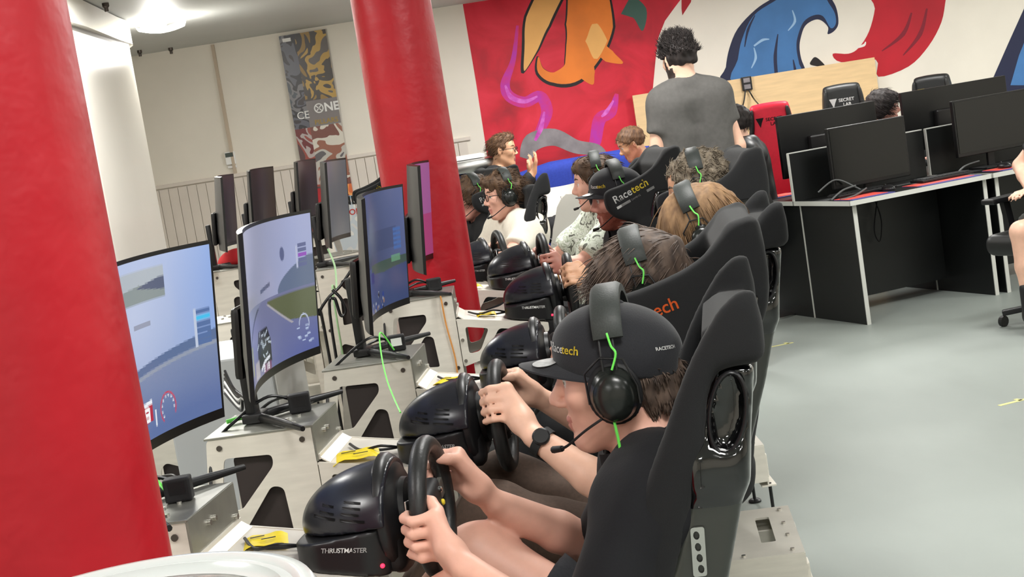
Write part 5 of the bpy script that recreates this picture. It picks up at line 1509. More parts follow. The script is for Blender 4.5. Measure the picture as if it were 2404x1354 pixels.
# ---------------------------------------------------------------- ceiling lamp in view, added unseen panel lamps
t = empty('ceiling_lamp', tuple(at(380, 66, 9.8)), rad(20), 'bright square glass ceiling lamp at top left', 'ceiling lamp'); zt = CEIL - t.location.z
b = MB(); vs = []; N = 12
for i in range(N + 1):
    for j in range(N + 1):
        u, v_ = i / N * 2 - 1, j / N * 2 - 1; vs.append((u * .15, v_ * .15, .05 * (u * u + v_ * v_) / 2 + .02 * (abs(u) * abs(v_)) - .03))
fs = [(i * (N + 1) + j, i * (N + 1) + j + 1, (i + 1) * (N + 1) + j + 1, (i + 1) * (N + 1) + j) for i in range(N) for j in range(N)]
b.add(vs, fs); b.build('glass_dish', mat('lit_frosted_glass', rgb(255, 252, 240), .4, emit=9, ecol=rgb(255, 248, 232)), t, True)
b = MB(); b.lathe([(.02, .0), (.05, zt - .02), (.05, zt)], 20); b.build('holder', M_silver, t, True); b = MB(); b.tube([(.0, 0, zt - .005), (.03, -.02, zt * .6), (.0, 0, .02)], .003, 6); b.build('lead', M_blk, t)
ld = bpy.data.lights.new('dish_bulb', 'POINT'); ld.energy = 22; ld.shadow_soft_size = .08; ld.color = (1, .97, .92); lo_ = bpy.data.objects.new('dish_bulb', ld); link(lo_, t); lo_.location = (0, 0, -.09)
M_diff = mat('lamp_diffuser', rgb(250, 250, 245), .5, emit=3)
pn = 0
for (x, y, lx, ly, w) in LAMPS:
    pn += 1
    t = empty('added_panel_lamp', (x, y, CEIL), 0, 'unseen square white ceiling panel lamp added for room and fill light', 'ceiling lamp', 'added ceiling panel lamps')
    b = MB(); b.box((0, 0, -.008), (lx, ly, .016), ch=.002); b.build('frame', M_txtw, t); b = MB(); b.box((0, 0, -.018), (lx * .92, ly * .92, .003)); b.build('diffuser', M_diff, t)
for (x, y) in ((247, 7), (400, 112), (327, 118)):
    d_ = ray(x, y); p = Vector((0, 0, CAM_H)) + d_ * ((CEIL - CAM_H) / d_.z); o = MB().lathe([(.012, -.05), (.012, -.03), (.02, -.02), (.02, 0)], 12).build('ceiling_hook', M_bolt_dk, None, True); o.location = p; tag(o, {247: 'small dark ceiling fitting beside the near column', 400: 'small dark ceiling fitting below right of the glass lamp', 327: 'small dark ceiling fitting below left of the glass lamp'}[x], 'ceiling fitting', 'ceiling fittings near the glass lamp')

# ---------------------------------------------------------------- desk island on the right
DU = unit(V3(.94, .335, 0)); DW = V3(-DU[1], DU[0], 0); DO = V3(2.03, 8.44, 0)
DM = Matrix(((DU[0], DW[0], 0, DO[0]), (DU[1], DW[1], 0, DO[1]), (0, 0, 1, 0), (0, 0, 0, 1))); DRZ = math.atan2(DU[1], DU[0])
dk = lambda u, w, z: tuple(DM @ Vector((u, w, z)))
def desk(u0, w0, L, D, label, flip=False):
    t = empty('desk', dk(u0, w0, 0), DRZ, label, 'desk', 'black gaming desks')
    b = MB(); b.box((L / 2, D / 2, .738), (L - .006, D - .006, .026)); b.build('worktop', M_desk, t)
    for (c, sz) in (((L / 2, .002, .738), (L, .004, .028)), ((L / 2, D - .002, .738), (L, .004, .028)), ((.002, D / 2, .738), (.004, D, .028)), ((L - .002, D / 2, .738), (.004, D, .028))):
        b = MB(); b.box(c, sz); b.build('edge_strip', M_edge, t)
    y0, y1 = (.05, D) if not flip else (0, D - .05)
    for x in (.06, L - .02):
        p = MB().box((x, (y0 + y1) / 2, .362), (.024, y1 - y0 - .006, .724)).build('end_panel', M_desk, t)
        for yy in (y0, y1): MB().box((x, yy, .362), (.026, .006, .724)).build('edge_strip', M_edge, p)
    MB().box((L / 2, (y1 - .12) if not flip else (y0 + .12), .40), (L - .1, .018, .62)).build('modesty_panel', M_desk, t)
    return t
desk(0, 0, 1.02, .62, 'nearest black desk with white edges at the end of the island'); desk(1.03, 0, 1.3, .62, 'black desk right of the nearest desk, behind the bare knee')
desk(0, .63, 1.02, .62, 'far side black desk at the end of the island', True); desk(1.03, .63, 1.3, .62, 'far side black desk beneath the right hand screens', True)
def divider(u0, u1, w, z0, z1, label):
    t = empty('desk_divider', dk(u0, w, z0), DRZ, label, 'divider', 'black desk dividers'); L = u1 - u0
    MB().box((L / 2, 0, (z1 - z0) / 2), (L, .02, z1 - z0)).build('panel', M_desk, t)
    MB().box((L / 2, 0, z1 - z0 + .002), (L, .022, .006)).build('edge_strip', M_edge, t); MB().box((.001, 0, (z1 - z0) / 2), (.006, .022, z1 - z0)).build('edge_strip', M_edge, t)
divider(.0, 1.0, .615, .752, 1.05, 'low black privacy panel with white edge at the island end'); divider(1.03, 2.3, .615, .752, 1.05, 'low black privacy panel with white edge further right')
def flatmon(u, w, zb, wid, hgt, face, label, yaw=0.0, foot=True):
    t = empty('desk_monitor', dk(u, w, .751), DRZ + yaw + (0 if face < 0 else math.pi), label, 'monitor', 'flat black desk monitors'); z = zb - .751 + hgt / 2
    MB().box((0, .012, z), (wid, .03, hgt), ch=.004).build('housing', M_bezel, t)
    MB().box((0, -.0045, z + .006), (wid - .024, .003, hgt - .036)).build('screen', M_off, t)
    MB().box((0, .045, z - .05), (wid * .45, .04, hgt * .5), ch=.012).build('rear_hump', M_mback, t)
    MB().bar((0, .055, z - .05), (0, .06, .01), .05, .022, .004, upv=(0, 1, 0)).build('stand_neck', M_blk, t)
    MB().box((0, .03, .006), (.26, .18, .012), ch=.004).build('stand_foot', M_blk, t)
    return t
flatmon(.42, .36, .80, .56, .375, -1, 'black switched off monitor in the middle of the nearest desk'); flatmon(1.36, .36, .85, .58, .36, -1, 'black switched off monitor at the right edge')
flatmon(.46, .86, .88, .74, .40, 1, 'wide black monitor back at the far side of the island', 0); flatmon(1.48, .88, .90, .85, .40, 1, 'wide black monitor back on the far right of the island', 0)
M_pad1 = mat('red_mat_rubber', rgb(236, 88, 76), .7, var=.04, scale=30); M_pad2 = mat('blue_mat_edge', rgb(84, 84, 150), .7)
def mat_pad(u, w, L, D, label, z=.752):
    t = empty('desk_mat', dk(u, w, z), DRZ, label, 'desk mat', 'red and blue desk mats')
    MB().box((L / 2, D / 2, .002), (L, D, .004)).build('base', M_pad2, t); MB().box((L / 2 - .01, D / 2 + .02, .0045), (L - .02, D - .05, .003)).build('face', M_pad1, t)
mat_pad(.03, .012, .30, .20, 'red desk mat at the island corner'); mat_pad(.52, .012, .44, .20, 'red and blue desk mat under the middle monitor'); mat_pad(1.12, .012, .4, .2, 'red desk mat at the right edge'); mat_pad(.03, 1.0, .3, .22, 'red desk mat on the far desk behind the low panel')
def keyboard(u, w, label):
    t = empty('keyboard', dk(u, w, .7605), DRZ, label, 'keyboard', 'black keyboards'); MB().box((.19, .06, .008), (.38, .13, .016), ch=.004).build('case', M_blk, t)
    for r in range(4):
        for c in range(12): MB().box((.022 + c * .0305, .018 + r * .028, .018), (.026, .023, .006)).build('key', M_blkm, t)
keyboard(.06, .20, 'black keyboard left of the middle monitor'); keyboard(.62, .14, 'black keyboard under the middle monitor')
def mouse(u, w, label):
    t = empty('computer_mouse', dk(u, w, .759), DRZ, label, 'mouse', 'black mice'); v = Vol((-.05, -.07, -.005), (.05, .07, .05), .005); v.ell((0, 0, .008), (.032, .058, .028)); v.half((0, 0, .001), (0, 0, -1)); obj('shell', v.mesh('shell'), M_blk, t); MB().cyl((-.004, .03, .032), (.004, .03, .032), .008, 10).build('scroll_wheel', M_rub, t)
mouse(.36, .12, 'black mouse on the island corner mat'); mouse(1.22, .12, 'black mouse on the right hand mat')
for k, (P, lb) in enumerate([([(.05, .4, .80), (.15, .35, .86), (.25, .30, .80), (.3, .28, .757)], 'grey lead looping beside the middle monitor'), ([(.02, .22, .757), (.12, .24, .80), (.24, .28, .81)], 'grey lead rising from the desk corner'), ([(.03, .14, .757), (.14, .15, .765), (.26, .2, .79)], 'grey lead crossing the corner of the desk'), ([(.95, .25, .757), (1.05, .28, .80), (1.2, .33, .81)], 'grey lead between the two switched off monitors')]):
    cable([dk(*p) for p in P], .006, mat('grey_lead', rgb(96, 98, 98), .45), lb)
cable([dk(.48, .46, .7), dk(.50, .44, .55), dk(.47, .44, .42), dk(.44, .44, .50), dk(.49, .44, .68)], .004, M_blkm, 'black lead looping down under the nearest desk')
# floor tape
def tape(x, y, L, ang, label):
    o = MB().box((0, 0, .0006), (L, .022, .001)).box((L * .3, L * .12, .0006), (.02, L * .3, .001)).build('floor_tape', mat('yellow_tape', rgb(214, 210, 140), .6)); o.location = (x, y, 0); o.rotation_euler.z = ang; tag(o, label, 'tape', 'floor tape marks')
tape(1.49, 8.3, .16, .2, 'yellow tape mark on the floor beside the desk'); tape(2.06, 6.12, .14, .3, 'yellow tape mark on the open floor at right')

# ---------------------------------------------------------------- gaming chairs, sofa, stools behind
def gaming_chair(loc, rz, m, logo, label, zs=1.0, words=('SECRET', 'LAB'), hole=False):
    t = empty('gaming_chair', loc, rz, label, 'gaming chair', 'high backed gaming chairs'); t.scale = (1, 1, zs)
    v = Vol((-.35, -.16, .44), (.35, .2, 1.5), .011)
    out = [(-.17, .50), (-.26, .62), (-.27, .95), (-.20, 1.06), (-.165, 1.16), (-.14, 1.36), (-.10, 1.40), (.10, 1.40), (.14, 1.36), (.165, 1.16), (.20, 1.06), (.27, .95), (.26, .62), (.17, .50)]
    v.poly(smooth_poly(out, 3), -.05, .06, .04)
    bk = v.mesh('backrest', smooth_it=2); bo = obj('backrest', bk, m, t)
    v = Vol((-.35, -.16, .44), (.35, .2, 1.5), .011)
    for s in (-1, 1):
        v = Vol((-.35, -.16, .44), (.35, .2, 1.5), .011); v.poly(smooth_poly([(s * .20, .60), (s * .255, .64), (s * .262, .93), (s * .20, 1.04), (s * .17, .92)], 3), -.10, -.03, .025); v.poly(smooth_poly([(s * .20, .98), (s * .215, 1.02), (s * .165, 1.17), (s * .14, 1.35), (s * .11, 1.35), (s * .13, 1.16)], 3), -.08, .03, .02)
        obj('side_bolster', v.mesh('side_bolster', smooth_it=2), M_blk if m is not M_chb else m, t)
    v = Vol((-.35, -.65, .30), (.35, .1, .62), .012); v.box((0, -.25, .46), (.26, .27, .06), .05); obj('cushion', v.mesh('cushion', smooth_it=2), m, t)
    for fs_ in (1,):
        F = lambda x, z: frame((x, .11, z), (-1, 0, 0), (0, 0, 1), (0, 1, 0)) if logo[1] == 'back' else frame((x, -.11, z), (1, 0, 0), (0, 0, 1), (0, -1, 0))
        d = (0, -1, 0) if logo[1] == 'back' else (0, 1, 0); sg = -1 if logo[1] == 'back' else 1
        me = plate([(-.028, .03), (.028, .03), (.012, -.005), (0, -.04)], [], .001, F(-.075 * sg, 1.27)); conform(me, bk, d, .002); obj('emblem', me, logo[0], bo)
        for k, wd in enumerate(words):
            me = text(wd, .034, F(-.035 * sg + (.03 * sg if k else 0), 1.272 - .034 * k), .0003, .02); conform(me, bk, d, .002); obj('lettering', me, logo[0], bo)
    MB().lathe([(.03, .10), (.03, .30), (.022, .31), (.022, .42)], 16, Matrix.Translation((0, -.25, 0))).build('gas_lift', M_blk, t, True)
    MB().box((0, -.25, .40), (.2, .24, .04), ch=.006).build('seat_plate', M_blk, t); MB().bar((0, -.05, .42), (0, .02, .56), .12, .02).build('back_bracket', M_blk, t)
    for k in range(5):
        a = 2 * math.pi * k / 5; e = (.31 * math.cos(a), -.25 + .31 * math.sin(a), .075); lg = MB().bar((0, -.25, .115), e, .05, .03, .006).build('base_arm', M_blk, t)
        MB().cyl((e[0] - .012, e[1], .03), (e[0] + .012, e[1], .03), .03, 14).build('castor', M_rub, lg)
    for s in (-1, 1):
        a = MB().box((s * .31, -.25, .68), (.09, .26, .03), ch=.01).build('armrest', M_blk, t); MB().bar((s * .31, -.24, .665), (s * .27, -.24, .42), .05, .03).build('arm_post', M_blk, a)
    return t
M_chr = mat('red_chair_cover', rgb(214, 28, 56), .5, var=.05, scale=40); M_chb = mat('black_chair_cover', rgb(30, 31, 31), .42, var=.1, scale=40)
p = at(1812, 250, 10.3); gaming_chair((p.x - .02, 10.3, 0), rad(-12), M_chr, (M_mblk, 'front'), 'red gaming chair with dark emblem behind the standing man', .97)
p = at(1975, 210, 10.9); gaming_chair((p.x, 10.9, 0), rad(-8), M_chb, (M_txtw, 'front'), 'black gaming chair with white lettering before the birch board', 1.0)
p = at(2188, 200, 11.5); gaming_chair((p.x, 11.5, 0), rad(-30), M_chb, (M_txty, 'front'), 'black gaming chair with yellow print seen over the right screens', .965, ('TITAN',))
# sofa
t = empty('sofa', (.85, 11.3, 0), 0, 'long blue sofa with rounded back along the mural', 'sofa')
v = Vol((-1.3, -.6, 0), (1.1, .4, 1.3), .02); v.poly([(-.95, .3), (-.98, .9), (-.88, 1.06), (-.4, 1.15), (.3, 1.16), (.7, 1.12), (.82, .9), (.82, .3)], .05, .28, .08); obj('backrest', v.mesh('backrest', smooth_it=2), M_blue, t)
v = Vol((-1.3, -.9, 0), (1.1, .4, 1.3), .02); v.box((-.07, -.25, .45), (.9, .38, .13), .06); obj('seat_cushion', v.mesh('seat_cushion', smooth_it=2), M_blue, t)
v = Vol((-1.3, -.9, 0), (1.1, .4, 1.3), .02); v.box((-.07, -.18, .2), (.88, .42, .13), .02); obj('plinth', v.mesh('plinth'), M_blkm, t)
# white shell stools
def shell_stool(loc, rz, label):
    t = empty('bar_stool', loc, rz, label, 'stool', 'white shell bar stools')
    N, K = 16, 12; vs = []; fs = []
    prof = spline([(.20, 0, .575), (.10, 0, .56), (-.10, 0, .56), (-.19, 0, .62), (-.225, 0, .78), (-.25, 0, .97)], 4); n = len(prof)
    for lay in (0, 1):
        for i, p in enumerate(prof):
            k = i / (n - 1); hw = np.interp(k, [0, .2, .55, .75, .92, 1], [.15, .21, .225, .215, .18, .12]); lip = np.interp(k, [0, .3, .6, 1], [.01, .07, .11, .03])
            for j in range(K + 1):
                u = j / K * 2 - 1; e = abs(u) ** 2.5
                vs.append((p.x + lip * e * (1 if k > .45 else .2) - (.006 if lay else 0) * (1 if k > .5 else 0), u * hw, p.z + lip * e * (.25 if k > .45 else 1) - (.006 if lay else 0) * (1 if k <= .5 else 0)))
    m1 = n * (K + 1)
    for i in range(n - 1):
        for j in range(K): a = i * (K + 1) + j; q = (a, a + 1, a + K + 2, a + K + 1); fs.append(q); fs.append(tuple(x + m1 for x in q[::-1]))
    for i in range(n - 1):
        for j in (0, K): a = i * (K + 1) + j; fs.append((a, a + K + 1, a + K + 1 + m1, a + m1))
    for j in range(K):
        for i in (0, n - 1): a = i * (K + 1) + j; fs.append((a, a + 1, a + 1 + m1, a + m1))
    MB().add(vs, fs).build('shell', mat('white_moulded_plastic', rgb(226, 222, 214), .35), t, True, 60)
    for sx in (-1, 1):
        for sy in (-1, 1): MB().tube([(sx * .09, sy * .09, .555), (sx * .2, sy * .2, 0)], [.018, .011], 8).build('leg', mat('oak_leg', rgb(196, 146, 92), .5), t, True)
    MB().tube([(.15, .15, .22), (-.15, .15, .22), (-.15, -.15, .22), (.15, -.15, .22), (.15, .15, .22)], .006, 6).build('foot_ring', M_silver, t)
    return t
p = at(1335, 500, 9.9); shell_stool((p.x + .02, 10.0, 0), rad(112), 'white moulded stool with its back to the drivers'); p = at(1330, 430, 11); shell_stool((p.x, 10.75, 0), rad(-75), 'white moulded stool turned towards the near white stool')
t = empty('high_table', (.72, 10.35, 0), 0, 'small wooden table beside the white stools', 'table')
MB().box((0, 0, .80), (.6, .6, .03), ch=.005).build('tabletop', mat('oak_top', rgb(206, 158, 104), .45, var=.1, scale=8, stretch=(1, 8, 1)), t); MB().lathe([(.2, 0), (.2, .015), (.03, .03), (.03, .785)], 20).build('pedestal', M_blk, t, True)
p = at(1283, 440, 10.3); t = empty('drink_glass', (p.x + .05, 10.3, .815), 0, 'short glass of amber drink among the white stools', 'drink'); t.location.x = .48
MB().lathe([(.03, 0), (.038, .12), (.036, .12), (.028, .004)], 20).build('glass', mat('clear_glass', (1, 1, 1, 1), .03, trans=1), t, True); MB().lathe([(.027, .005), (.034, .095)], 20).build('drink', mat('amber_drink', rgb(200, 96, 40), .2, trans=.4), t, True)
# blue chest with steel lid
t = empty('blue_chest', (-.16, 11.3, 0), rad(4), 'blue storage chest with steel top beside the mural edge', 'chest')
MB().box((0, 0, .58), (.46, .45, 1.16), ch=.02).build('body', mat('blue_chest_paint', rgb(30, 46, 120), .4), t); MB().box((0, 0, 1.22), (.5, .5, .10), ch=.03).build('lid', M_silver, t, True); MB().box((-.05, 0, 1.29), (.3, .35, .03), ch=.01).build('lid_cap', M_txtw, t); MB().cyl((.22, -.26, .95), (.22, -.26, 1.24), .035, 14).build('side_post', mat('copper_post', rgb(150, 80, 76), .3, metal=.6), t, True)

# ---------------------------------------------------------------- people behind
def standing():
    J = {}; c = V3(1.06, 7.7, 0); back = unit(V3(.18, -1, 0)); fw = unit(V3(-.28, 1, 0)); rt = unit(V3(1, .12, 0))
    J['head'] = c + V3(-.005, 0, 1.705); J['M'] = head_axes(unit(V3(-.42, 1, -.05))); J['neck'] = c + V3(.01, -.02, 1.585)
    for S, y in (('L', -1), ('R', 1)):
        J['sh' + S] = c + rt * y * .155 + V3(.02, -.02, 1.495); J['el' + S] = c + rt * (y * .225) + V3(.02, -.03, 1.21); J['wr' + S] = c + rt * (y * .245) + V3(.0, .06, 0.985)
        J['hip' + S] = c + rt * y * .09 + V3(.03, 0, .96); J['kn' + S] = c + rt * y * .11 + V3(.03, .02, .52); J['an' + S] = c + rt * y * .12 + V3(.03, -.01, .10); J['toe' + S] = J['an' + S] + fw * .17 - V3(0, 0, .06)
        J['hand' + S] = ('open', V3(0, .2, -1), -rt * y, 1.0, -1 if S == 'L' else 1)
    J['base'] = c
    person('standing bearded man in charcoal T-shirt seen from behind', J, dict(skin=S_fair, hairmat=H_black, beard=B_dark, shirt=C_grey, sleeve=.55, ease=.012, pants=C_dk, fat=1.0, h=.0085, fold=.003, foldf=26, seed=5, nk=1.08,
        hair=short(.018, H_black, comb_up, n=1300, L=.045, lift=.7, r=.002, amp=.006, freq=100, wave=.8, ops=[BASEH(.012), ('u', (-.0, 0, .09), (.085, .07, .05), .03)], smin=.02)))
standing()
def seated(label, hp, fdir, sp, hands=None, up=(0, 0, 1), lean=0.0):
    """person seated at a table: hp = head centre"""
    J = {}; hc = V3(*hp); f = unit(V3(fdir[0], fdir[1], 0)); l = np.cross((0, 0, 1), f); J['head'] = hc; J['M'] = head_axes(unit(fdir), up)
    J['neck'] = hc - f * (.05 + lean) - V3(0, 0, .135)
    for S, y in (('L', 1), ('R', -1)):
        J['sh' + S] = J['neck'] + l * y * .175 - V3(0, 0, .05) - f * .01; J['hip' + S] = J['neck'] + l * y * .09 - V3(0, 0, .50) - f * .05 * (1 + lean * 4)
        J['kn' + S] = J['hip' + S] + f * .42 + V3(0, 0, .02); J['an' + S] = J['kn' + S] + f * .05 - V3(0, 0, J['kn' + S][2] - .1); J['toe' + S] = J['an' + S] + f * .14 - V3(0, 0, .05)
        wr = (hands or {}).get(S); wr = V3(*wr) if wr is not None else J['neck'] + f * .30 + l * y * .13 - V3(0, 0, .30)
        J['wr' + S] = wr; J['el' + S] = ik(J['sh' + S], wr, .28, .25, l * y * .6 - V3(0, 0, 1)); J['hand' + S] = ('open', unit(f + V3(0, 0, .2)) if wr[2] < hc[2] - .22 else unit(f * .35 + V3(0, 0, 1)), l * -y if wr[2] < hc[2] - .22 else -f, 1.0, 1 if S == 'L' else -1)
    return person(label, J, sp), J
p = at(1180, 354, 10.95)
seated('man in glasses and dark jacket raising his hands by the mural', (p.x, 10.95, p.z), (1, -.25, -.05), dict(skin=S_tan, lip=L_dark, hairmat=H_red, shirt=C_dk, garment='jacket', sleeve=1.9, pants=C_dk, h=.0105, glasses=M_blk, hair=short(.008, H_red, comb_back, n=700, L=.04, lift=.5, ops=[BASEH(.006), ('u', (.03, 0, .095), (.07, .055, .035), .03)])), {'L': (p.x + .17, 10.85, p.z - .20), 'R': (p.x + .20, 10.66, p.z - .18)})
p = at(1482, 338, 10.95)
seated('man with short brown hair bending forward behind the bearded driver', (p.x, 10.95, p.z), (-1, -.1, -.42), dict(skin=S_tan, lip=L_dark, hairmat=H_red, beard=B_stub, shirt=C_dk, garment='jacket', sleeve=1.9, pants=C_dk, h=.0105, hair=short(.014, H_red, comb_fwd, n=700, L=.03, lift=.2)), lean=.05)
p = at(1733, 292, 9.4)
seated('person in black hooded jacket partly behind the standing man', (p.x - .03, 9.4, p.z), (-1, .35, -.1), dict(skin=S_fair, hairmat=H_black, shirt=mat('glossy_dark_jacket', rgb(44, 46, 48), .45, var=.15, scale=30), garment='hooded_jacket', sleeve=1.9, pants=C_dk, h=.0105, hood=True, fold=.008, foldf=26, fat=1.1, hair=short(.014, H_black, comb_down, n=600, L=.04)))
p = at(2075, 252, 10.35)
seated('dark haired person looking right over the monitors', (p.x, 10.35, p.z), (1, -.15, -.1), dict(skin=S_rose, lip=L_dark, hairmat=H_black, shirt=C_dk, sleeve=1.9, pants=C_dk, h=.0105, hair=short(.018, H_black, comb_fwd, n=900, L=.06, lift=.15, ops=[BASEH(.018), ('u', (.04, 0, .05), (.07, .075, .06), .03), ('u', (-.03, 0, -.02), (.08, .085, .08), .03)], clips=[((.062, 0, .02), (.86, 0, -.5)), ((0, 0, -.1), (0, 0, -1))], post=[])))
def round_stool(x, y, z, label):
    t = empty('round_stool', (x, y, 0), 0, label, 'stool', 'low black stools')
    MB().lathe([(.15, z - .06), (.17, z - .05), (.17, z - .015), (.15, z), (.001, z)], 28, caps=False).build('cushion', M_blkm, t, True, 50); MB().lathe([(.025, .03), (.025, z - .05)], 14).build('column_tube', M_silver, t, True); MB().lathe([(.2, 0), (.2, .012), (.04, .03), (.001, .03)], 28, caps=False).build('foot_plate', M_silver, t, True, 50)
p = at(1733, 292, 9.4); round_stool(p.x + .02, 9.38, .50, 'low black stool under the person in the hooded jacket'); p = at(2075, 252, 10.35); round_stool(p.x - .1, 10.36, .46, 'low black stool under the person behind the monitors')
# person with a bare shin on a swivel chair at the right edge
gaming_chair((3.13, 7.82, 0), rad(-58.5), M_chb, (M_txtw, 'back'), 'black swivel chair with padded armrest at the right edge', 1.0)
def edge_person():
    J = {}; hip = V3(3.09, 7.62, .56); f = unit(V3(-.85, -.52, 0)); l = np.cross((0, 0, 1), f)
    J['head'] = hip + V3(-.02, 0, .68); J['M'] = head_axes(unit(V3(-.3, 1, -.1))); J['neck'] = hip + V3(0, 0, .54)
    for S, y in (('L', 1), ('R', -1)):
        J['sh' + S] = hip + l * y * .175 + V3(0, 0, .49); J['hip' + S] = hip + l * y * .09; J['kn' + S] = hip + l * y * .13 + f * .40 + V3(0, 0, -.02)
        J['an' + S] = V3(J['kn' + S][0] + .0, J['kn' + S][1] - .03, .13); J['toe' + S] = J['an' + S] + unit(V3(-.25, -1, 0)) * .15 - V3(0, 0, .08)
        J['wr' + S] = hip + f * .2 + l * y * .2 + V3(0, 0, .17); J['el' + S] = ik(J['sh' + S], J['wr' + S], .28, .25, l * y - V3(0, 0, .6)); J['hand' + S] = ('open', f, V3(0, 0, -1), 1.0, 1 if S == 'L' else -1)
    person('seated person with bare shin, dark shorts and black boots at right', J, dict(skin=S_fair, hairmat=H_brown, shirt=C_dk, sleeve=.7, pants=mat('dark_olive_shorts', rgb(66, 68, 66), .85), leglen=.86, h=.0105, hair=short(.014, H_brown, comb_back, n=300)))
    for S in 'LR':
        a = J['an' + S]; v = Vol(a - .16, a + .22, .007); v.cap(a + V3(0, 0, .11), a - V3(0, 0, .03), .052, .05, 0, clip=[((0, 0, a[2] + .14), (0, 0, 1))]); o = obj('sock', v.mesh('sock', tuple(hip * V3(1, 1, 0))), M_blkm, EDGE[-1])
EDGE = []
_person = person
def person(label, J, sp):
    r = _person(label, J, sp); EDGE.append(r); return r
edge_person()

# ---------------------------------------------------------------- the far side of the ring: dark monitors seen at a grazing angle on their frames
def ring_rig(mx, my, b_deg, zs, label, mon=None, frame_label=None):
    b_ = rad(b_deg); rz = math.pi - b_; d = Vector((math.cos(rz), math.sin(rz), 0))
    fp = Vector((mx, my, 0)) + d * .50
    rig_frame(fp.x, fp.y, rz, frame_label, zs=zs)
    if mon: monitor((mx, my, Z0 * zs + .004), -b_, mon, np.broadcast_to(C3(*( (92, 95, 101) if 'grey' in mon else (34, 24, 25))), (4, 24, 3)).copy(), strength=.8, rough=.3)  # faint emission stands in for reflections; switched off panels tinted maroon
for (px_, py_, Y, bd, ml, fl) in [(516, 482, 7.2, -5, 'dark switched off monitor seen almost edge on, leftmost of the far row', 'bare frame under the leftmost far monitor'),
                                 (600, 470, 7.95, 3, 'dark monitor with painted maroon reflection, second from left in the far row', 'bare frame under the second far monitor'),
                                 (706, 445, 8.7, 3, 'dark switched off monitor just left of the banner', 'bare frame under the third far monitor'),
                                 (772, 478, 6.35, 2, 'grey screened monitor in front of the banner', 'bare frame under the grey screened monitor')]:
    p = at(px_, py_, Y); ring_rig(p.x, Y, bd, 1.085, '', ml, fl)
ring_rig(-1.05, 5.35, 2, 1.03, '', None, 'bare frame seen between the second and third lit screens'); ring_rig(-1.12, 4.55, 4, 1.03, '', None, 'bare frame seen between the first and second lit screens')
p = at(848, 425, 9.9); racing_seat(p.x - .35, 9.9, rad(8), 'B', 'black bucket seat glimpsed between banner and middle column', TXT_WY, 1.06); rig_frame(p.x - .35, 9.9, rad(8), 'bare frame under the seat left of the middle column', zs=1.06)
# ---------------------------------------------------------------- labels, leads, boxes on the rigs
def ytag(i, x, y, label, ang, s=1.0):
    p = W(i, (x, y, 0)); z = (.858 - (x + .412) * .185) * ZS.get(i, 1) + .004
    t = empty('cable_tag', (p[0], p[1], z), -rad(RIGS[i][2]) + ang, label, 'cable tag', 'yellow cable tags')
    b = MB(); N = 8; vs = []; fs = []
    for k in range(N + 1):
        u = k / N; zz = .012 * math.sin(u * math.pi) + .004 * math.sin(u * 9)
        for v_ in (-1, 1):
            for tt in (0, .0008): vs.append(((u - .5) * .072 * s, v_ * .026 * s * (1 - .3 * (u - .5)), zz + tt + .004 * v_ * u))
    for k in range(N):
        a = k * 4
        for (q, r) in ((0, 2), (3, 1), (1, 0), (2, 3)): fs.append((a + q, a + r, a + r + 4, a + q + 4))
    fs += [(0, 1, 3, 2), (N * 4, N * 4 + 2, N * 4 + 3, N * 4 + 1)]
    b.add(vs, fs).build('label', M_yellow, t, True)
    for (u, v_) in ((-.2, .2), (.15, -.2)): MB().box((u * .05 * s, v_ * .05 * s, .0145), (.022 * s, .004, .001)).build('print_line', M_txtk, t)
ytag(1, -.33, .02, 'yellow cable tag on the nearest wheel deck', .3, 1.2); ytag(2, -.335, -.075, 'yellow cable tag lying flat on the second wheel deck', .25, 1.5); ytag(3, -.33, -.03, 'folded yellow cable tag on the third wheel deck', -.2, 1.3); ytag(4, -.31, -.02, 'yellow cable tag on the fourth wheel deck', .1); ytag(5, -.31, -.05, 'small yellow cable tag beside the middle column', .1)
def LW(i, *p): return tuple(W(i, p))
for i, dy in ((1, 0), (2, 0), (3, 0), (4, 0)):
    z = lambda x: (.858 - (x + .412) * .185) * ZS.get(i, 1)
    cable([LW(i, -.235, -.02, z(-.235) + .02), LW(i, -.28, -.05, z(-.28) + .03), LW(i, -.33, -.03, z(-.33) + .012), LW(i, -.37, .03, z(-.37) + .01)], .0035, M_blk, 'thin black lead from the wheel base of ' + WHO[i])
    cable([LW(i, -.235, .02, z(-.235) + .016), LW(i, -.29, .0, z(-.29) + .008), LW(i, -.34, -.01, z(-.34) + .008)], .0035, M_blk, 'short black lead at the wheel base of ' + WHO[i])
    zt = Z0 * ZS.get(i, 1) + .004
    # small black adapter box with sticker on the block top
    p = LW(i, -.475, .045 if i != 1 else .02, zt); t = empty('adapter_box', p, -rad(RIGS[i][2]) + .2, 'small black adapter box on the frame of ' + WHO[i], 'adapter', 'adapter boxes')
    MB().box((0, 0, .022), (.05, .032, .044), ch=.004).build('case', M_blkm, t); MB().box((.0, -.0165, .026), (.03, .001, .022)).build('sticker', M_txtw if i == 3 else M_blk, t)
    cable([LW(i, -.50, .06, zt + .03), LW(i, -.54, .02, zt + .05), LW(i, -.60, -.02, zt + .02), LW(i, -.65, -.10, zt - .03), LW(i, -.66, -.15, zt - .15)], .004, M_blk, 'black lead draped behind the monitor foot of ' + WHO[i])
    cable([LW(i, -.49, .07, zt + .02), LW(i, -.52, .10, zt + .03), LW(i, -.58, .12, zt + .012), LW(i, -.66, .15, zt - .06), LW(i, -.68, .16, zt - .2)], .004, M_blk, 'second black lead behind the monitor of ' + WHO[i])
cable([LW(1, -.50, .02, .97), LW(1, -.56, .06, 1.02), LW(1, -.62, .13, 1.0), LW(1, -.66, .16, .9), LW(1, -.62, .18, .8), LW(1, -.55, .2, .72)], .0035, M_green, 'thin green lead behind the nearest monitor')
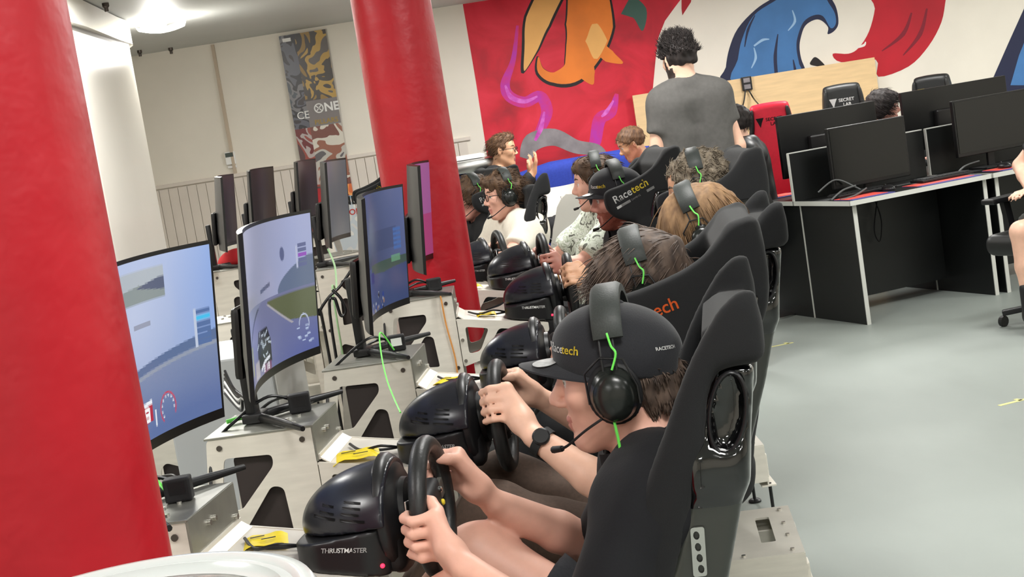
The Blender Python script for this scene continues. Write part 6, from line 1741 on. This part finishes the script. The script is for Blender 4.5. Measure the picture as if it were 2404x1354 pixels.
cable([LW(3, -.48, .02, .955), A_(893, 780, 4.0), A_(895, 830, 3.9), A_(908, 890, 3.75), A_(925, 935, 3.6), A_(940, 968, 3.45)], .0022, M_green, 'thin green lead hanging down the third frame')
cable([LW(4, -.47, -.04, .991), LW(4, -.455, -.10, .992), LW(4, -.45, -.131, .97), LW(4, -.447, -.131, .88), LW(4, -.435, -.131, .76), LW(4, -.44, -.131, .66)], .0028, mat('orange_lead', rgb(206, 140, 70), .5), 'thin orange lead hanging down the fourth frame')
cable([A_(770, 585, 6.2), A_(786, 625, 5.9), A_(790, 680, 5.7), A_(786, 720, 5.6), (at(786, 720, 5.6).x, 5.6, 0)], .004, mat('pale_green_lead', rgb(150, 190, 140), .5), 'pale green lead below the grey screened monitor')
cable([A_(832, 622, 5.2), A_(800, 670, 5.2), A_(770, 700, 5.2), A_(748, 740, 5.2), A_(762, 775, 5.2), (at(762, 775, 5.2).x, 5.2, 0)], .006, M_blk, 'black lead looping between the second and third screens')
cable([A_(780, 680, 5.1), A_(800, 700, 5.1), A_(812, 730, 5.1), A_(800, 740, 5.1), A_(784, 700, 5.1), A_(780, 780, 5.1), (at(780, 780, 5.1).x, 5.1, 0)], .006, M_blk, 'coiled black lead behind the third screen')
for k in range(7):
    y0 = 870 + k * 9
    cable([A_(528, y0, 3.6 + .03 * k), A_(548 + 3 * k, y0 + 40, 3.55), A_(570, y0 + 60 - 8 * k, 3.5), A_(590, 945 + 3 * k, 3.42)], .0035, M_txtw if k in (3, 5) else M_blk, ('white' if k in (3, 5) else 'black') + ' lead, ' + ['topmost', 'second from top', 'third from top', 'fourth from top', 'fifth from top', 'sixth from top', 'lowest'][k] + ' in the tangle between the two nearest monitors')
cable([A_(600, 965, 3.36), A_(572, 978, 3.34), A_(532, 990, 3.32)], .0055, M_green, 'bright green lead beside the second monitor foot')
# pale cabinets inside the ring
def cabinet(x, y, w, d, h_, rz, label):
    t = empty('equipment_cabinet', (x, y, 0), rz, label, 'cabinet', 'pale equipment cabinets')
    MB().box((0, 0, h_ / 2), (w, d, h_), ch=.006).build('body', mat('pale_grey_steel', rgb(196, 200, 202), .4), t); MB().box((w / 2 + .003, 0, h_ / 2), (.006, d - .03, h_ - .05), ch=.002).build('door', mat('white_steel', rgb(220, 220, 216), .35), t)
p = at(560, 860, 4.0); cabinet(p.x - .02, 4.05, .30, .40, 1.03, rad(-4), 'pale grey cabinet between the two nearest monitors')
p = at(130, 900, 4); cabinet(-1.35, 3.3, .35, .5, .98, 0, 'pale cabinet hidden behind the nearest screen')
# red boxes on the leftmost far frame
p = at(450, 572, 7.0); t = empty('game_box', (p.x, 7.0, 1.03), .2, 'small red box on the far frame behind the nearest screen', 'box'); MB().box((0, 0, .03), (.14, .1, .06), ch=.003).build('carton', mat('red_card', rgb(150, 34, 40), .5), t); MB().box((.04, -.052, .03), (.04, .003, .035)).build('window_cutout', M_blk, t)
p = at(548, 545, 7.35); t = empty('red_cap', (p.x, 7.35, 1.03), 0, 'red cloth cap lying on the far frame', 'cap'); v = Vol((-.15, -.15, -.01), (.15, .15, .14), .01); v.ell((0, 0, .0), (.11, .09, .08)); v.half((0, 0, .002), (0, 0, -1)); obj('crown', v.mesh('crown', smooth_it=2), mat('red_cap_cloth', rgb(178, 26, 34), .8), t)
# ---------------------------------------------------------------- clear plastic tub on a bar table at the photographer's side
LC = Vector((-.335, 1.06, 0)); LZ = 1.222
t = empty('bar_table', (LC.x - .12, LC.y - .18, 0), 0, 'tall round bar table just below the picture', 'table')
MB().lathe([(.0, 1.10), (.30, 1.10), (.305, 1.112), (.30, 1.125), (.0, 1.125)], 40, caps=False).build('tabletop', M_white, t, True, 40); MB().lathe([(.22, 0), (.22, .02), (.04, .04), (.035, 1.1)], 24).build('pedestal', M_silver, t, True)
t = empty('plastic_tub', (LC.x, LC.y, 1.126), 0, 'clear plastic tub with white rimmed lid at the bottom left', 'tub')
M_clear = mat('clear_plastic', (.93, .96, .95, 1), .12, trans=.85, ior=1.25)
hz = LZ - 1.126
t.scale = (1.27, 1.27, 1)
MB().lathe([(.085, 0), (.105, hz - .012), (.103, hz - .012), (.083, .003)], 48).build('wall', M_clear, t, True, 50)
MB().lathe([(.106, hz - .016), (.119, hz - .012), (.122, hz - .002), (.119, hz + .004), (.112, hz + .005), (.108, hz + .001), (.101, hz + .003), (.096, hz - .004), (.093, hz - .004), (.1, hz - .012)], 64, caps=False).build('rim', mat('milky_plastic', rgb(196, 200, 198), .18, trans=.25), t, True, 60)
lid = MB(); vs = []; N = 40
prof = [(.094, hz - .004), (.085, hz - .009), (.06, hz - .006), (.055, hz + .004), (.03, hz + .006), (.001, hz + .004)]
lid.lathe(prof, 48, caps=False); lid.build('lid', M_clear, t, True, 50)
# white stripes on the striped jacket
J = DR[8]; b = MB(); O8 = Vector(P8.location)
for k in (-1, 0, 1):
    pts = []
    for s_ in np.linspace(.0, .9, 7):
        base_ = J['shL'] * (1 - s_) + J['elL'] * s_; d = unit(J['elL'] - J['shL']); out_ = unit(V3(-.1, -1, .35)); out_ = unit(out_ - d * (out_ @ d)); sd = np.cross(d, out_)
        pts.append(tuple(base_ + unit(out_ + sd * k * .28) * .079 - np.array(O8)))
    st_ = MB().tube([Vector(q) for q in pts], .005, 6).build('sleeve_stripe', M_txtw, P8, True)
